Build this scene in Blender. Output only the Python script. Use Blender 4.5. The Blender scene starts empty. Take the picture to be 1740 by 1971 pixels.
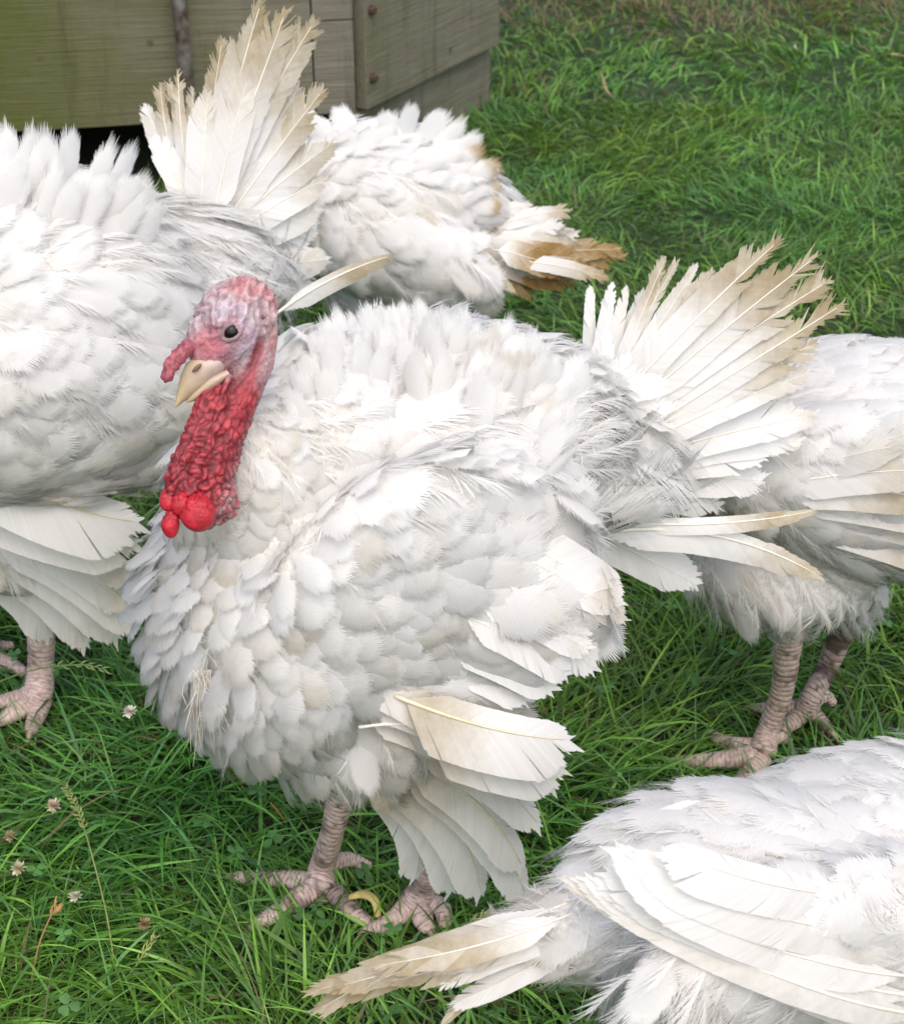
import bpy, bmesh, math, random
import numpy as np
from mathutils import Vector, Matrix, noise
from mathutils.bvhtree import BVHTree

SC = bpy.context.scene
COL = SC.collection
RNG = np.random.default_rng(7)
random.seed(7)
R = math.radians

# ------------------------------------------------------------------ camera, sky, sun, exposure
CAM_H, PITCH, FPX = 1.15, R(30.0), 3000.0
cam = bpy.data.cameras.new('camera')
cam.sensor_fit = 'HORIZONTAL'; cam.sensor_width = 36.0
cam.lens = FPX / 1740.0 * 36.0
cam.clip_start = 0.05; cam.clip_end = 500.0
cam.dof.use_dof = True; cam.dof.focus_distance = 1.32; cam.dof.aperture_fstop = 17.0
camo = bpy.data.objects.new('camera', cam); COL.objects.link(camo)
camo.location = (0, 0, CAM_H); camo.rotation_euler = (math.pi/2 - PITCH, 0, 0)
SC.camera = camo

SUN_EL, SUN_AZ = R(58), R(165)      # high, behind the camera's shoulder, veiled by cloud
w = bpy.data.worlds.new('World'); SC.world = w; w.use_nodes = True
nt = w.node_tree; nt.nodes.clear()
sky = nt.nodes.new('ShaderNodeTexSky'); sky.sky_type = 'NISHITA'; sky.sun_disc = False
sky.sun_elevation = SUN_EL; sky.sun_rotation = SUN_AZ
sky.air_density = 1.0; sky.dust_density = 4.0; sky.ozone_density = 1.0
bg = nt.nodes.new('ShaderNodeBackground'); bg.inputs['Strength'].default_value = 0.15
out = nt.nodes.new('ShaderNodeOutputWorld')
nt.links.new(sky.outputs[0], bg.inputs[0]); nt.links.new(bg.outputs[0], out.inputs[0])

sun = bpy.data.lights.new('sun', 'SUN'); sun.energy = 1.5; sun.angle = R(110); sun.color = (1.0, 0.965, 0.905)
suno = bpy.data.objects.new('sun', sun); COL.objects.link(suno)
suno.rotation_euler = (math.pi/2 - SUN_EL, 0, math.pi - SUN_AZ)
suno.location = (0, 0, 6)

SC.view_settings.view_transform = 'Standard'; SC.view_settings.look = 'None'
SC.view_settings.exposure = 0.47; SC.view_settings.gamma = 1.0
SC.cycles.use_denoising = True
SC.cycles.max_bounces = 10; SC.cycles.diffuse_bounces = 7; SC.cycles.transmission_bounces = 6

# ------------------------------------------------------------------ survey helpers (photo point -> place)
cp, sp = math.cos(PITCH), math.sin(PITCH)
def ray(px, py):
    a, b = (px - 870.0) / FPX, (py - 985.5) / FPX
    return np.array([a, cp - b*sp, -sp - b*cp])
CAMP = np.array([0.0, 0.0, CAM_H])
def P(px, py, Y):
    d = ray(px, py); return CAMP + d * (Y / d[1])
def G(px, py, z=0.0):
    d = ray(px, py); return CAMP + d * ((CAM_H - z) / -d[2])
def unit(v):
    v = np.asarray(v, float); return v / (np.linalg.norm(v, axis=-1, keepdims=True) + 1e-12)
def sstep(a, b, x):
    t = np.clip((x - a) / (b - a), 0, 1); return t*t*(3 - 2*t)

# ------------------------------------------------------------------ mesh helpers
def mesh_np(name, V, Q=None, T=None, attrs=None, cols=None, smooth=True, normals=None):
    me = bpy.data.meshes.new(name)
    V = np.asarray(V, np.float32)
    nq = 0 if Q is None else len(Q); ntr = 0 if T is None else len(T)
    loops = np.concatenate(([np.asarray(Q).ravel()] if nq else []) + ([np.asarray(T).ravel()] if ntr else [])).astype(np.int32)
    starts = np.concatenate([np.arange(nq)*4, nq*4 + np.arange(ntr)*3]).astype(np.int32)
    me.vertices.add(len(V)); me.vertices.foreach_set('co', V.ravel())
    me.loops.add(len(loops)); me.loops.foreach_set('vertex_index', loops)
    me.polygons.add(nq + ntr); me.polygons.foreach_set('loop_start', starts)
    me.update(calc_edges=True)
    if smooth: me.polygons.foreach_set('use_smooth', np.ones(nq + ntr, bool))
    for k, a in (attrs or {}).items():
        at = me.attributes.new(k, 'FLOAT', 'POINT'); at.data.foreach_set('value', np.asarray(a, np.float32))
    if cols is not None:
        at = me.attributes.new('col', 'FLOAT_COLOR', 'POINT')
        c = np.ones((len(V), 4), np.float32); c[:, :3] = cols; at.data.foreach_set('color', c.ravel())
    me.validate()
    if normals is not None: me.normals_split_custom_set_from_vertices(np.asarray(normals, np.float32))
    return me
def link(name, me, mat, parent=None):
    o = bpy.data.objects.new(name, me); COL.objects.link(o)
    if mat and len(me.materials) == 0: me.materials.append(mat)
    if parent:
        o.parent = parent; o.matrix_parent_inverse = parent_inv(parent)
    return o
def parent_inv(p):
    m = Matrix.Translation(p.location)
    q = p.parent
    return m.inverted() if q is None else Matrix.Identity(4)
def tag(o, label=None, cat=None, group=None, kind=None):
    if label: o['label'] = label
    if cat: o['category'] = cat
    if group: o['group'] = group
    if kind: o['kind'] = kind
    return o
def empty(name, loc):
    o = bpy.data.objects.new(name, None); COL.objects.link(o); o.location = loc; o.empty_display_size = .1
    return o
class Acc:                                   # gathers pieces of one mesh
    def __init__(s): s.Nn=[]; s.V=[]; s.Q=[]; s.T=[]; s.C=[]; s.A={}; s.n=0
    def add(s, V, Q=None, T=None, C=None, nn=None, **A):
        if nn is not None: s.Nn.append(nn)
        V = np.asarray(V, float).reshape(-1, 3)
        if Q is not None and len(Q): s.Q.append(np.asarray(Q) + s.n)
        if T is not None and len(T): s.T.append(np.asarray(T) + s.n)
        s.C.append(np.broadcast_to(np.asarray(C if C is not None else (1,1,1), float), V.shape))
        for k, a in A.items(): s.A.setdefault(k, []).append(np.broadcast_to(a, (len(V),)))
        s.V.append(V); s.n += len(V)
    def mesh(s, name, cols=True, smooth=True):
        return mesh_np(name, np.concatenate(s.V), np.concatenate(s.Q) if s.Q else None, np.concatenate(s.T) if s.T else None,
                       {k: np.concatenate(a) for k, a in s.A.items()}, np.concatenate(s.C) if cols else None, smooth, np.concatenate(s.Nn) if s.Nn else None)

# ------------------------------------------------------------------ materials
def new_mat(name):
    m = bpy.data.materials.new(name); m.use_nodes = True
    t = m.node_tree; t.nodes.clear()
    o = t.nodes.new('ShaderNodeOutputMaterial')
    return m, t, o
def nd(t, kind, **kw):
    n = t.nodes.new(kind)
    for k, v in kw.items():
        if k in n.inputs: n.inputs[k].default_value = v
        else: setattr(n, k, v)
    return n
def mixc(t, fac, a, b, blend='MIX'):
    n = t.nodes.new('ShaderNodeMix'); n.data_type = 'RGBA'; n.blend_type = blend
    for sock, v in ((n.inputs[0], fac), (n.inputs[6], a), (n.inputs[7], b)):
        if hasattr(v, 'node'): t.links.new(v, sock)
        elif isinstance(v, (int, float)): sock.default_value = v
        else: sock.default_value = (*v, 1)
    return n.outputs[2]
def mth(t, op, a, b=None, c=None, clamp=False):
    n = t.nodes.new('ShaderNodeMath'); n.operation = op; n.use_clamp = clamp
    for i, v in enumerate((a, b, c)):
        if v is None: continue
        if hasattr(v, 'node'): t.links.new(v, n.inputs[i])
        else: n.inputs[i].default_value = v
    return n.outputs[0]
def mat_feather(name, white=(.88,.872,.853), cream=(.74,.68,.54), tan=(.45,.36,.21), trans=.42):
    m, t, o = new_mat(name)
    dirt = nd(t, 'ShaderNodeAttribute', attribute_name='dirt')
    geo = nd(t, 'ShaderNodeNewGeometry')
    n1 = nd(t, 'ShaderNodeTexNoise', Scale=22.0, Detail=5.0, Roughness=.65)
    n2 = nd(t, 'ShaderNodeTexNoise', Scale=120.0, Detail=4.0, Roughness=.7)
    n3 = nd(t, 'ShaderNodeTexNoise', Scale=9.0, Detail=3.0)
    for n in (n1, n2, n3): t.links.new(geo.outputs['Position'], n.inputs['Vector'])
    nn = mth(t, 'ADD', mth(t, 'MULTIPLY', n1.outputs[0], .75), mth(t, 'MULTIPLY', n2.outputs[0], .55))
    # stain = smooth threshold of dirt against noise
    st = nd(t, 'ShaderNodeMapRange', **{'From Min': .50, 'From Max': 1.25, 'To Max': .95}); st.clamp = True
    t.links.new(mth(t, 'MULTIPLY', mth(t, 'ADD', dirt.outputs['Fac'], .32), mth(t, 'ADD', nn, .25)), st.inputs[0])
    cr = nd(t, 'ShaderNodeMapRange', **{'From Min': .30, 'From Max': .95, 'To Max': .9}); cr.clamp = True
    t.links.new(mth(t, 'ADD', mth(t, 'MULTIPLY', dirt.outputs['Fac'], .8), mth(t, 'MULTIPLY', n3.outputs[0], .33)), cr.inputs[0])
    c = mixc(t, cr.outputs[0], white, cream)
    c = mixc(t, st.outputs[0], c, tan)
    ba = nd(t, 'ShaderNodeAttribute', attribute_name='barb')
    bn = nd(t, 'ShaderNodeTexNoise', Scale=1.0, Detail=3.0, Roughness=.6); bn.noise_dimensions = '1D'
    t.links.new(mth(t, 'MULTIPLY', ba.outputs['Fac'], 700.0), bn.inputs['W'])
    bf = nd(t, 'ShaderNodeMapRange', **{'From Min': .3, 'From Max': .7, 'To Min': .95, 'To Max': 1.03}); t.links.new(bn.outputs[0], bf.inputs[0])
    c = mixc(t, 1.0, c, bf.outputs[0], 'MULTIPLY')
    bpn = nd(t, 'ShaderNodeBump', Strength=.5, Distance=.001); t.links.new(bn.outputs[0], bpn.inputs['Height'])
    b = nd(t, 'ShaderNodeBsdfPrincipled', Roughness=.62); t.links.new(bpn.outputs[0], b.inputs['Normal']); b.inputs['Specular IOR Level'].default_value = .25
    b.inputs['Sheen Weight'].default_value = .15
    tr = nd(t, 'ShaderNodeBsdfTranslucent')
    t.links.new(c, b.inputs['Base Color']); t.links.new(c, tr.inputs['Color'])
    mx = nd(t, 'ShaderNodeMixShader'); mx.inputs[0].default_value = trans
    t.links.new(b.outputs[0], mx.inputs[1]); t.links.new(tr.outputs[0], mx.inputs[2])
    t.links.new(mx.outputs[0], o.inputs[0])
    return m
def mat_col(name, rough=.5, sss=0.0, bump=0.0, bscale=300.0, spec=.4, var=.25, vor=False):
    m, t, o = new_mat(name)
    a = nd(t, 'ShaderNodeAttribute', attribute_name='col')
    geo = nd(t, 'ShaderNodeNewGeometry')
    n = nd(t, 'ShaderNodeTexNoise', Scale=bscale*.5, Detail=4.0); t.links.new(geo.outputs['Position'], n.inputs['Vector'])
    f = nd(t, 'ShaderNodeMapRange', **{'From Min': .3, 'From Max': .7, 'To Min': 1 - var, 'To Max': 1 + var})
    t.links.new(n.outputs[0], f.inputs[0])
    c = mixc(t, 1.0, a.outputs['Color'], f.outputs[0], 'MULTIPLY')
    b = nd(t, 'ShaderNodeBsdfPrincipled', Roughness=rough); b.inputs['Specular IOR Level'].default_value = spec
    t.links.new(c, b.inputs['Base Color'])
    if sss:
        b.inputs['Subsurface Weight'].default_value = sss
        b.inputs['Subsurface Radius'].default_value = (1, .35, .25); b.inputs['Subsurface Scale'].default_value = .004
    if bump:
        tx = nd(t, 'ShaderNodeTexVoronoi' if vor else 'ShaderNodeTexNoise', Scale=bscale)
        t.links.new(geo.outputs['Position'], tx.inputs['Vector'])
        bp = nd(t, 'ShaderNodeBump', Strength=bump, Distance=.002)
        t.links.new(tx.outputs[0], bp.inputs['Height']); t.links.new(bp.outputs[0], b.inputs['Normal'])
    t.links.new(b.outputs[0], o.inputs[0])
    return m
def mat_plain(name, col, rough=.5, spec=.5, metal=0.0, nscale=60.0, col2=None, bump=0.0):
    m, t, o = new_mat(name)
    geo = nd(t, 'ShaderNodeNewGeometry')
    n = nd(t, 'ShaderNodeTexNoise', Scale=nscale, Detail=5.0, Roughness=.65); t.links.new(geo.outputs['Position'], n.inputs['Vector'])
    b = nd(t, 'ShaderNodeBsdfPrincipled', Roughness=rough, Metallic=metal); b.inputs['Specular IOR Level'].default_value = spec
    f = nd(t, 'ShaderNodeMapRange', **{'From Min': .35, 'From Max': .65}); t.links.new(n.outputs[0], f.inputs[0])
    t.links.new(mixc(t, f.outputs[0], col, col2 or tuple(.8*x for x in col)), b.inputs['Base Color'])
    if bump:
        bp = nd(t, 'ShaderNodeBump', Strength=bump, Distance=.003)
        t.links.new(n.outputs[0], bp.inputs['Height']); t.links.new(bp.outputs[0], b.inputs['Normal'])
    t.links.new(b.outputs[0], o.inputs[0])
    return m
def mat_grass():
    m, t, o = new_mat('grass_blades')
    a = nd(t, 'ShaderNodeAttribute', attribute_name='col')
    b = nd(t, 'ShaderNodeBsdfPrincipled', Roughness=.42); b.inputs['Specular IOR Level'].default_value = .42
    tr = nd(t, 'ShaderNodeBsdfTranslucent')
    t.links.new(a.outputs['Color'], b.inputs['Base Color'])
    t.links.new(mixc(t, 1.0, a.outputs['Color'], (1.25, 1.2, .6), 'MULTIPLY'), tr.inputs['Color'])
    mx = nd(t, 'ShaderNodeMixShader'); mx.inputs[0].default_value = .3
    t.links.new(b.outputs[0], mx.inputs[1]); t.links.new(tr.outputs[0], mx.inputs[2]); t.links.new(mx.outputs[0], o.inputs[0])
    return m
def mat_ground():
    m, t, o = new_mat('soil_and_thatch')
    geo = nd(t, 'ShaderNodeNewGeometry')
    n1 = nd(t, 'ShaderNodeTexNoise', Scale=90.0, Detail=8.0, Roughness=.75); n2 = nd(t, 'ShaderNodeTexNoise', Scale=3.0, Detail=4.0)
    for n in (n1, n2): t.links.new(geo.outputs['Position'], n.inputs['Vector'])
    f1 = nd(t, 'ShaderNodeMapRange', **{'From Min': .35, 'From Max': .68}); t.links.new(n1.outputs[0], f1.inputs[0])
    f2 = nd(t, 'ShaderNodeMapRange', **{'From Min': .4, 'From Max': .65}); t.links.new(n2.outputs[0], f2.inputs[0])
    c = mixc(t, f1.outputs[0], (.016, .026, .010), (.035, .075, .018))
    c = mixc(t, mth(t, 'MULTIPLY', f2.outputs[0], .35), c, (.06, .05, .025))
    b = nd(t, 'ShaderNodeBsdfPrincipled', Roughness=.9)
    bp = nd(t, 'ShaderNodeBump', Strength=.8, Distance=.01); t.links.new(n1.outputs[0], bp.inputs['Height'])
    t.links.new(bp.outputs[0], b.inputs['Normal']); t.links.new(c, b.inputs['Base Color']); t.links.new(b.outputs[0], o.inputs[0])
    return m
def mat_wood():
    m, t, o = new_mat('weathered_wood')
    tc = nd(t, 'ShaderNodeTexCoord')
    mp = nd(t, 'ShaderNodeMapping'); mp.inputs['Scale'].default_value = (1.2, 18, 18); t.links.new(tc.outputs['Object'], mp.inputs[0])
    n1 = nd(t, 'ShaderNodeTexNoise', Scale=3.0, Detail=8.0, Roughness=.7, Distortion=.6); t.links.new(mp.outputs[0], n1.inputs['Vector'])
    mp2 = nd(t, 'ShaderNodeMapping'); mp2.inputs['Scale'].default_value = (1.5, 60, 60); t.links.new(tc.outputs['Object'], mp2.inputs[0])
    n2 = nd(t, 'ShaderNodeTexNoise', Scale=4.0, Detail=6.0, Roughness=.7); t.links.new(mp2.outputs[0], n2.inputs['Vector'])
    geo = nd(t, 'ShaderNodeNewGeometry')
    n3 = nd(t, 'ShaderNodeTexNoise', Scale=3.4, Detail=6.0, Roughness=.62); t.links.new(geo.outputs['Position'], n3.inputs['Vector'])
    n4 = nd(t, 'ShaderNodeTexNoise', Scale=9.0, Detail=7.0, Roughness=.7); t.links.new(geo.outputs['Position'], n4.inputs['Vector'])
    f1 = nd(t, 'ShaderNodeMapRange', **{'From Min': .32, 'From Max': .7}); t.links.new(n1.outputs[0], f1.inputs[0])
    f2 = nd(t, 'ShaderNodeMapRange', **{'From Min': .35, 'From Max': .68}); t.links.new(n2.outputs[0], f2.inputs[0])
    c = mixc(t, f1.outputs[0], (.115, .105, .075), (.225, .21, .165))
    c = mixc(t, mth(t, 'MULTIPLY', f2.outputs[0], .55), c, (.27, .25, .20))
    al = nd(t, 'ShaderNodeAttribute', attribute_name='algae')
    mo = nd(t, 'ShaderNodeMapRange', **{'From Min': .62, 'From Max': 1.15, 'To Max': 1.0})
    t.links.new(mth(t, 'ADD', mth(t, 'MULTIPLY', n3.outputs[0], .6), mth(t, 'ADD', mth(t, 'MULTIPLY', n4.outputs[0], .45), mth(t, 'MULTIPLY', al.outputs['Fac'], .5))), mo.inputs[0])
    c = mixc(t, mo.outputs[0], c, (.105, .115, .026))
    vo = nd(t, 'ShaderNodeTexVoronoi', Scale=7.0); t.links.new(geo.outputs['Position'], vo.inputs['Vector'])
    kn = nd(t, 'ShaderNodeMapRange', **{'From Min': .03, 'From Max': .085, 'To Min': .7, 'To Max': 0.0}); t.links.new(vo.outputs['Distance'], kn.inputs[0])
    c = mixc(t, kn.outputs[0], c, (.05, .04, .03))
    b = nd(t, 'ShaderNodeBsdfPrincipled', Roughness=.8); b.inputs['Specular IOR Level'].default_value = .25
    bp = nd(t, 'ShaderNodeBump', Strength=.9, Distance=.005); t.links.new(n2.outputs[0], bp.inputs['Height'])
    mpv = nd(t, 'ShaderNodeMapping'); mpv.inputs['Scale'].default_value = (22, 22, 2.2); t.links.new(geo.outputs['Position'], mpv.inputs[0])
    n5 = nd(t, 'ShaderNodeTexNoise', Scale=1.0, Detail=6.0, Roughness=.7); t.links.new(mpv.outputs[0], n5.inputs['Vector'])
    f5 = nd(t, 'ShaderNodeMapRange', **{'From Min': .54, 'From Max': .74, 'To Max': .6}); t.links.new(n5.outputs[0], f5.inputs[0])
    c = mixc(t, f5.outputs[0], c, (.055, .048, .034))
    t.links.new(bp.outputs[0], b.inputs['Normal']); t.links.new(c, b.inputs['Base Color']); t.links.new(b.outputs[0], o.inputs[0])
    return m

M_FEATHER = mat_feather('white_feather')
M_RUST_FEATHER = mat_feather('rust_stained_feather', tan=(.33,.19,.045), cream=(.66,.53,.28))
M_SKIN = mat_col('turkey_skin', rough=.5, sss=.05, bump=.35, bscale=420.0, var=.22)
M_HORN = mat_col('beak_horn', rough=.38, bump=.1, bscale=200.0, var=.12)
M_QUILL = mat_plain('quill_ivory', (.84, .82, .74), rough=.4, spec=.4, col2=(.78, .72, .58), nscale=40)
M_QUILL_Y = mat_plain('quill_yellowed', (.76, .72, .56), rough=.4, spec=.4, col2=(.68, .59, .36), nscale=60)
M_EYE = mat_plain('eye_dark', (.010, .007, .006), rough=.16, spec=.3)
M_GRASS = mat_grass()
M_GROUND = mat_ground()
M_WOOD = mat_wood()
M_RUST = mat_plain('rusty_steel', (.36, .34, .33), rough=.35, metal=.7, col2=(.13, .08, .055), nscale=30, bump=.2)
M_BOLT = mat_plain('rusty_bolt', (.10, .05, .03), rough=.8, col2=(.05, .03, .025), nscale=150, bump=.3)

# ------------------------------------------------------------------ ground and grass
def build_ground():
    n = 60
    xs = np.concatenate([[-200, -60, -20], np.linspace(-8, 8, n), [20, 60, 200]])
    ys = np.concatenate([[-200, -60, -15], np.linspace(-3, 13, n), [25, 70, 200]])
    X, Y = np.meshgrid(xs, ys, indexing='ij')
    Z = np.full_like(X, -.012)
    V = np.stack([X, Y, Z], -1).reshape(-1, 3)
    a, b = X.shape
    i = np.arange(a-1)[:, None]*b + np.arange(b-1)[None]
    Q = np.stack([i, i+b, i+b+1, i+1], -1).reshape(-1, 4)
    o = link('ground', mesh_np('ground', V, Q), M_GROUND); tag(o, 'dark soil and thatch under the mown pasture grass', 'ground', kind='structure')

SHED = [(-.99, 3.385), (-.222, 3.545), (.10, 4.18), (-.25, 4.95), (-1.2, 5.0), (-1.6, 4.1)]
def in_shed(x, y):
    ins = np.zeros(len(x), bool); n = len(SHED)
    for k in range(n):
        (x1, y1), (x2, y2) = SHED[k], SHED[(k+1) % n]
        c = ((y1 > y) != (y2 > y)) & (x < (x2-x1)*(y-y1)/(y2-y1+1e-12) + x1)
        ins ^= c
    return ins
def vnoise(x, y, s, seed):                      # smooth value noise on the lawn
    r = np.random.default_rng(seed).random((64, 64))
    u, v = x*s + 20.3, y*s + 20.7
    iu, iv = np.floor(u).astype(int), np.floor(v).astype(int); fu, fv = u-iu, v-iv
    fu = fu*fu*(3-2*fu); fv = fv*fv*(3-2*fv)
    g = lambda a, b: r[a % 64, b % 64]
    return (g(iu,iv)*(1-fu)+g(iu+1,iv)*fu)*(1-fv) + (g(iu,iv+1)*(1-fu)+g(iu+1,iv+1)*fu)*fv
def grass(name, n, y0, y1, halfw, Lr, Wr, seg, seed, label, elev=(10, 75)):
    r = np.random.default_rng(seed)
    y = y0 + (y1-y0)*r.random(n)**.9
    x = (r.random(n)*2-1)*halfw(y)
    ok = ~in_shed(x, y); x, y = x[ok], y[ok]; n = len(x)
    lush = vnoise(x, y, 5.0, seed+1); dryn = vnoise(x, y, 2.2, 91); patch = vnoise(x, y, 1.1, 92)
    keep = r.random(n) < .7 + .5*lush; x, y, lush, dryn, patch = (q[keep] for q in (x, y, lush, dryn, patch)); n = len(x)
    L = (Lr[0] + (Lr[1]-Lr[0])*r.random(n)**1.6) * (.7 + .6*lush)
    W = Wr[0] + (Wr[1]-Wr[0])*r.random(n)**1.5
    flow = vnoise(x, y, 3.0, seed+5)*2*math.pi*1.6                      # blades lie over in swirls
    az = flow + r.normal(0, 1.1, n)
    th = R(elev[0]) + R(elev[1]-elev[0])*r.random(n)
    bend = (.3 + 1.3*r.random(n)) * th * 1.1
    dx, dy = np.cos(az), np.sin(az)
    pts = np.zeros((n, seg+1, 3)); pts[:, 0] = np.stack([x, y, np.full(n, -.012) + .006*r.random(n)], 1)
    for k in range(seg):
        a = th - bend*(k+.5)/seg
        st = np.stack([dx*np.cos(a), dy*np.cos(a), np.sin(a)], 1) * (L/seg)[:, None]
        pts[:, k+1] = pts[:, k] + st
    pts[:, :, 2] = np.maximum(pts[:, :, 2], -.008 + .004*r.random((n, 1)))
    tw = r.normal(0, .6, n)
    side = np.stack([-dy*np.cos(tw), dx*np.cos(tw), np.sin(tw)], 1)
    f = np.linspace(0, 1, seg+1); wp = (1 - f**2.2)*.93 + .03
    off = side[:, None]*(W[:, None, None]*.5)*wp[None, :, None]
    V = np.stack([pts-off, pts+off], 2).reshape(-1, 3)
    b = (np.arange(n)*(seg+1)*2)[:, None] + (np.arange(seg)*2)[None]
    Q = np.stack([b, b+1, b+3, b+2], -1).reshape(-1, 4)
    base = np.array([[.088,.205,.030],[.125,.27,.038],[.175,.34,.055],[.10,.225,.060]])
    ci = r.integers(0, 4, n); c = base[ci] * (.5 + 1.0*r.random((n, 1))**1.2)
    c *= (.72 + .6*patch[:, None]); c = c*(1 + (vnoise(x, y, 4.0, 93)[:, None]-.5)*np.array([.55, .1, -.3]))
    dry = r.random(n) < .03 + .05*(dryn > .72)
    far = sstep(4.6, 5.4, y + .5*(dryn-.5)) * (1 - sstep(5.9, 6.5, y))
    dry |= r.random(n) < .65*far
    c[dry] = np.array([.20,.165,.075]) * (.6 + .7*r.random((dry.sum(), 1)))
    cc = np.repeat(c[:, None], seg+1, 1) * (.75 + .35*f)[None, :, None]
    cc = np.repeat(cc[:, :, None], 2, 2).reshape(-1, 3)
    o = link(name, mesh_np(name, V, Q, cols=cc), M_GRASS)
    tag(o, label, 'grass', kind='stuff')
build_ground()
grass('grass', 58000, .72, 2.35, lambda y: .42 + .36*y, (.035, .13), (.0016, .0054), 4, 11, 'short lush green grass around the turkeys\' feet', (8, 70))
grass('grass', 68000, 2.3, 4.2, lambda y: .45 + .38*y, (.035, .10), (.0022, .0050), 3, 12, 'green lawn grass stretching behind the turkeys', (15, 80))
grass('grass', 68000, 4.1, 8.5, lambda y: .5 + .40*y, (.04, .10), (.004, .0085), 2, 13, 'paler worn grass at the far side of the lawn beyond the shed', (20, 85))

# ------------------------------------------------------------------ shed
def prism(A, B, z0, z1, th, name, parent, outn, algae=None, jit=0.0):
    """board from A to B (xy), between z0 and z1, th thick along outn; origin at A so grain follows the board"""
    A, B = np.array(A, float), np.array(B, float)
    L = np.linalg.norm(B-A); d = (B-A)/L; nn = np.array([d[1], -d[0]])
    if nn @ outn < 0: nn = -nn
    nx = max(2, int(L/.05)); nz = max(2, int((z1-z0)/.05))
    bm = bmesh.new(); bmesh.ops.create_cube(bm, size=1.0)
    for v in bm.verts: v.co = ((v.co.x+.5)*L, v.co.y*th, z0 + (v.co.z+.5)*(z1-z0))
    bmesh.ops.bevel(bm, geom=list(bm.edges), offset=.003, segments=2, affect='EDGES', profile=.6)
    fr = [e for e in bm.edges if abs(e.verts[0].co.x-e.verts[1].co.x) > L*.5 or abs(e.verts[0].co.z-e.verts[1].co.z) > (z1-z0)*.5]
    me = bpy.data.meshes.new(name); bm.to_mesh(me); bm.free()
    n = len(me.vertices); co = np.zeros(n*3); me.vertices.foreach_get('co', co); co = co.reshape(-1, 3)
    at = me.attributes.new('algae', 'FLOAT', 'POINT')
    at.data.foreach_set('value', np.array([algae(c[0]/L, (c[2]-z0)/(z1-z0)) if algae else .2 for c in co], np.float32))
    o = link(name, me, M_WOOD, parent)
    o.matrix_parent_inverse = Matrix.Identity(4)
    ctr = A + nn*(th*.5)
    o.location = Vector((ctr[0], ctr[1], 0)) - parent.location
    o.rotation_euler = (0, 0, math.atan2(d[1], d[0]))
    return o
def build_shed():
    c = np.mean(SHED, 0)
    root = empty('wooden_shed', (c[0], c[1], 0))
    tag(root, 'low weathered grey wooden shelter with wide algae-stained boards standing on the lawn', 'shed')
    n = len(SHED)
    for k in range(n):
        A, B = np.array(SHED[k]), np.array(SHED[(k+1) % n])
        on = (A+B)/2 - c
        d = (B-A)/np.linalg.norm(B-A)
        z = .165
        for h in (.42, .30, .36):
            if k == 0:
                # the front face has a butt joint near the corner
                J = A + (B-A)*.88
                prism(A, J - d*.0015, z+.003, z+h-.003, .03, 'board', root, on, lambda u, v: 1.1 - .8*u)
                prism(J + d*.0015, B - d*.002, z+.003, z+h*.5-.003, .03, 'board', root, on, lambda u, v: .1)
                prism(J + d*.0015, B - d*.002, z+h*.5, z+h-.003, .03, 'board', root, on, lambda u, v: .1)
            else:
                prism(A + d*.004, B - d*.004, z+.003, z+h-.003, .03, 'board', root, on, lambda u, v: .4)
            z += h
        # skirting board set back under the wall boards
        if k == 0: continue                      # open shadow gap under the front boards
        ins = -(on/np.linalg.norm(on))*(.09 if k == 0 else .02)
        prism(A+ins, B+ins, -.02, .165, .02, 'skirting_board', root, on, lambda u, v: .35)
    # bolts on the far face beside the corner
    A, B = np.array(SHED[1]), np.array(SHED[2]); d = (B-A)/np.linalg.norm(B-A); nn = np.array([d[1], -d[0]])
    for zz in (.235, .385):
        p = A + d*.03 + nn*.031
        bm = bmesh.new()
        bmesh.ops.create_cone(bm, cap_ends=True, segments=6, radius1=.009, radius2=.008, depth=.012,
                              matrix=Matrix.Translation((p[0]+nn[0]*.007, p[1]+nn[1]*.007, zz)) @ Vector((nn[0], nn[1], 0)).to_track_quat('Z', 'Y').to_matrix().to_4x4())
        bmesh.ops.create_cone(bm, cap_ends=True, segments=14, radius1=.012, radius2=.0115, depth=.004,
                              matrix=Matrix.Translation((p[0], p[1], zz)) @ Vector((nn[0], nn[1], 0)).to_track_quat('Z', 'Y').to_matrix().to_4x4())
        me = bpy.data.meshes.new('bolt'); bm.to_mesh(me); bm.free()
        link('bolt', me, M_BOLT, root)
    # flat roof so the shelter is closed
    bm = bmesh.new()
    vs = [bm.verts.new((c[0]+(x-c[0])*1.06, c[1]+(y-c[1])*1.06, zz)) for zz in (1.25, 1.29) for x, y in SHED]
    bm.faces.new(vs[:n][::-1]); bm.faces.new(vs[n:])
    for k in range(n): bm.faces.new((vs[k], vs[(k+1) % n], vs[n+(k+1) % n], vs[n+k]))
    me = bpy.data.meshes.new('roof'); bm.to_mesh(me); bm.free()
    link('roof', me, M_WOOD, root)
build_shed()

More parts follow.
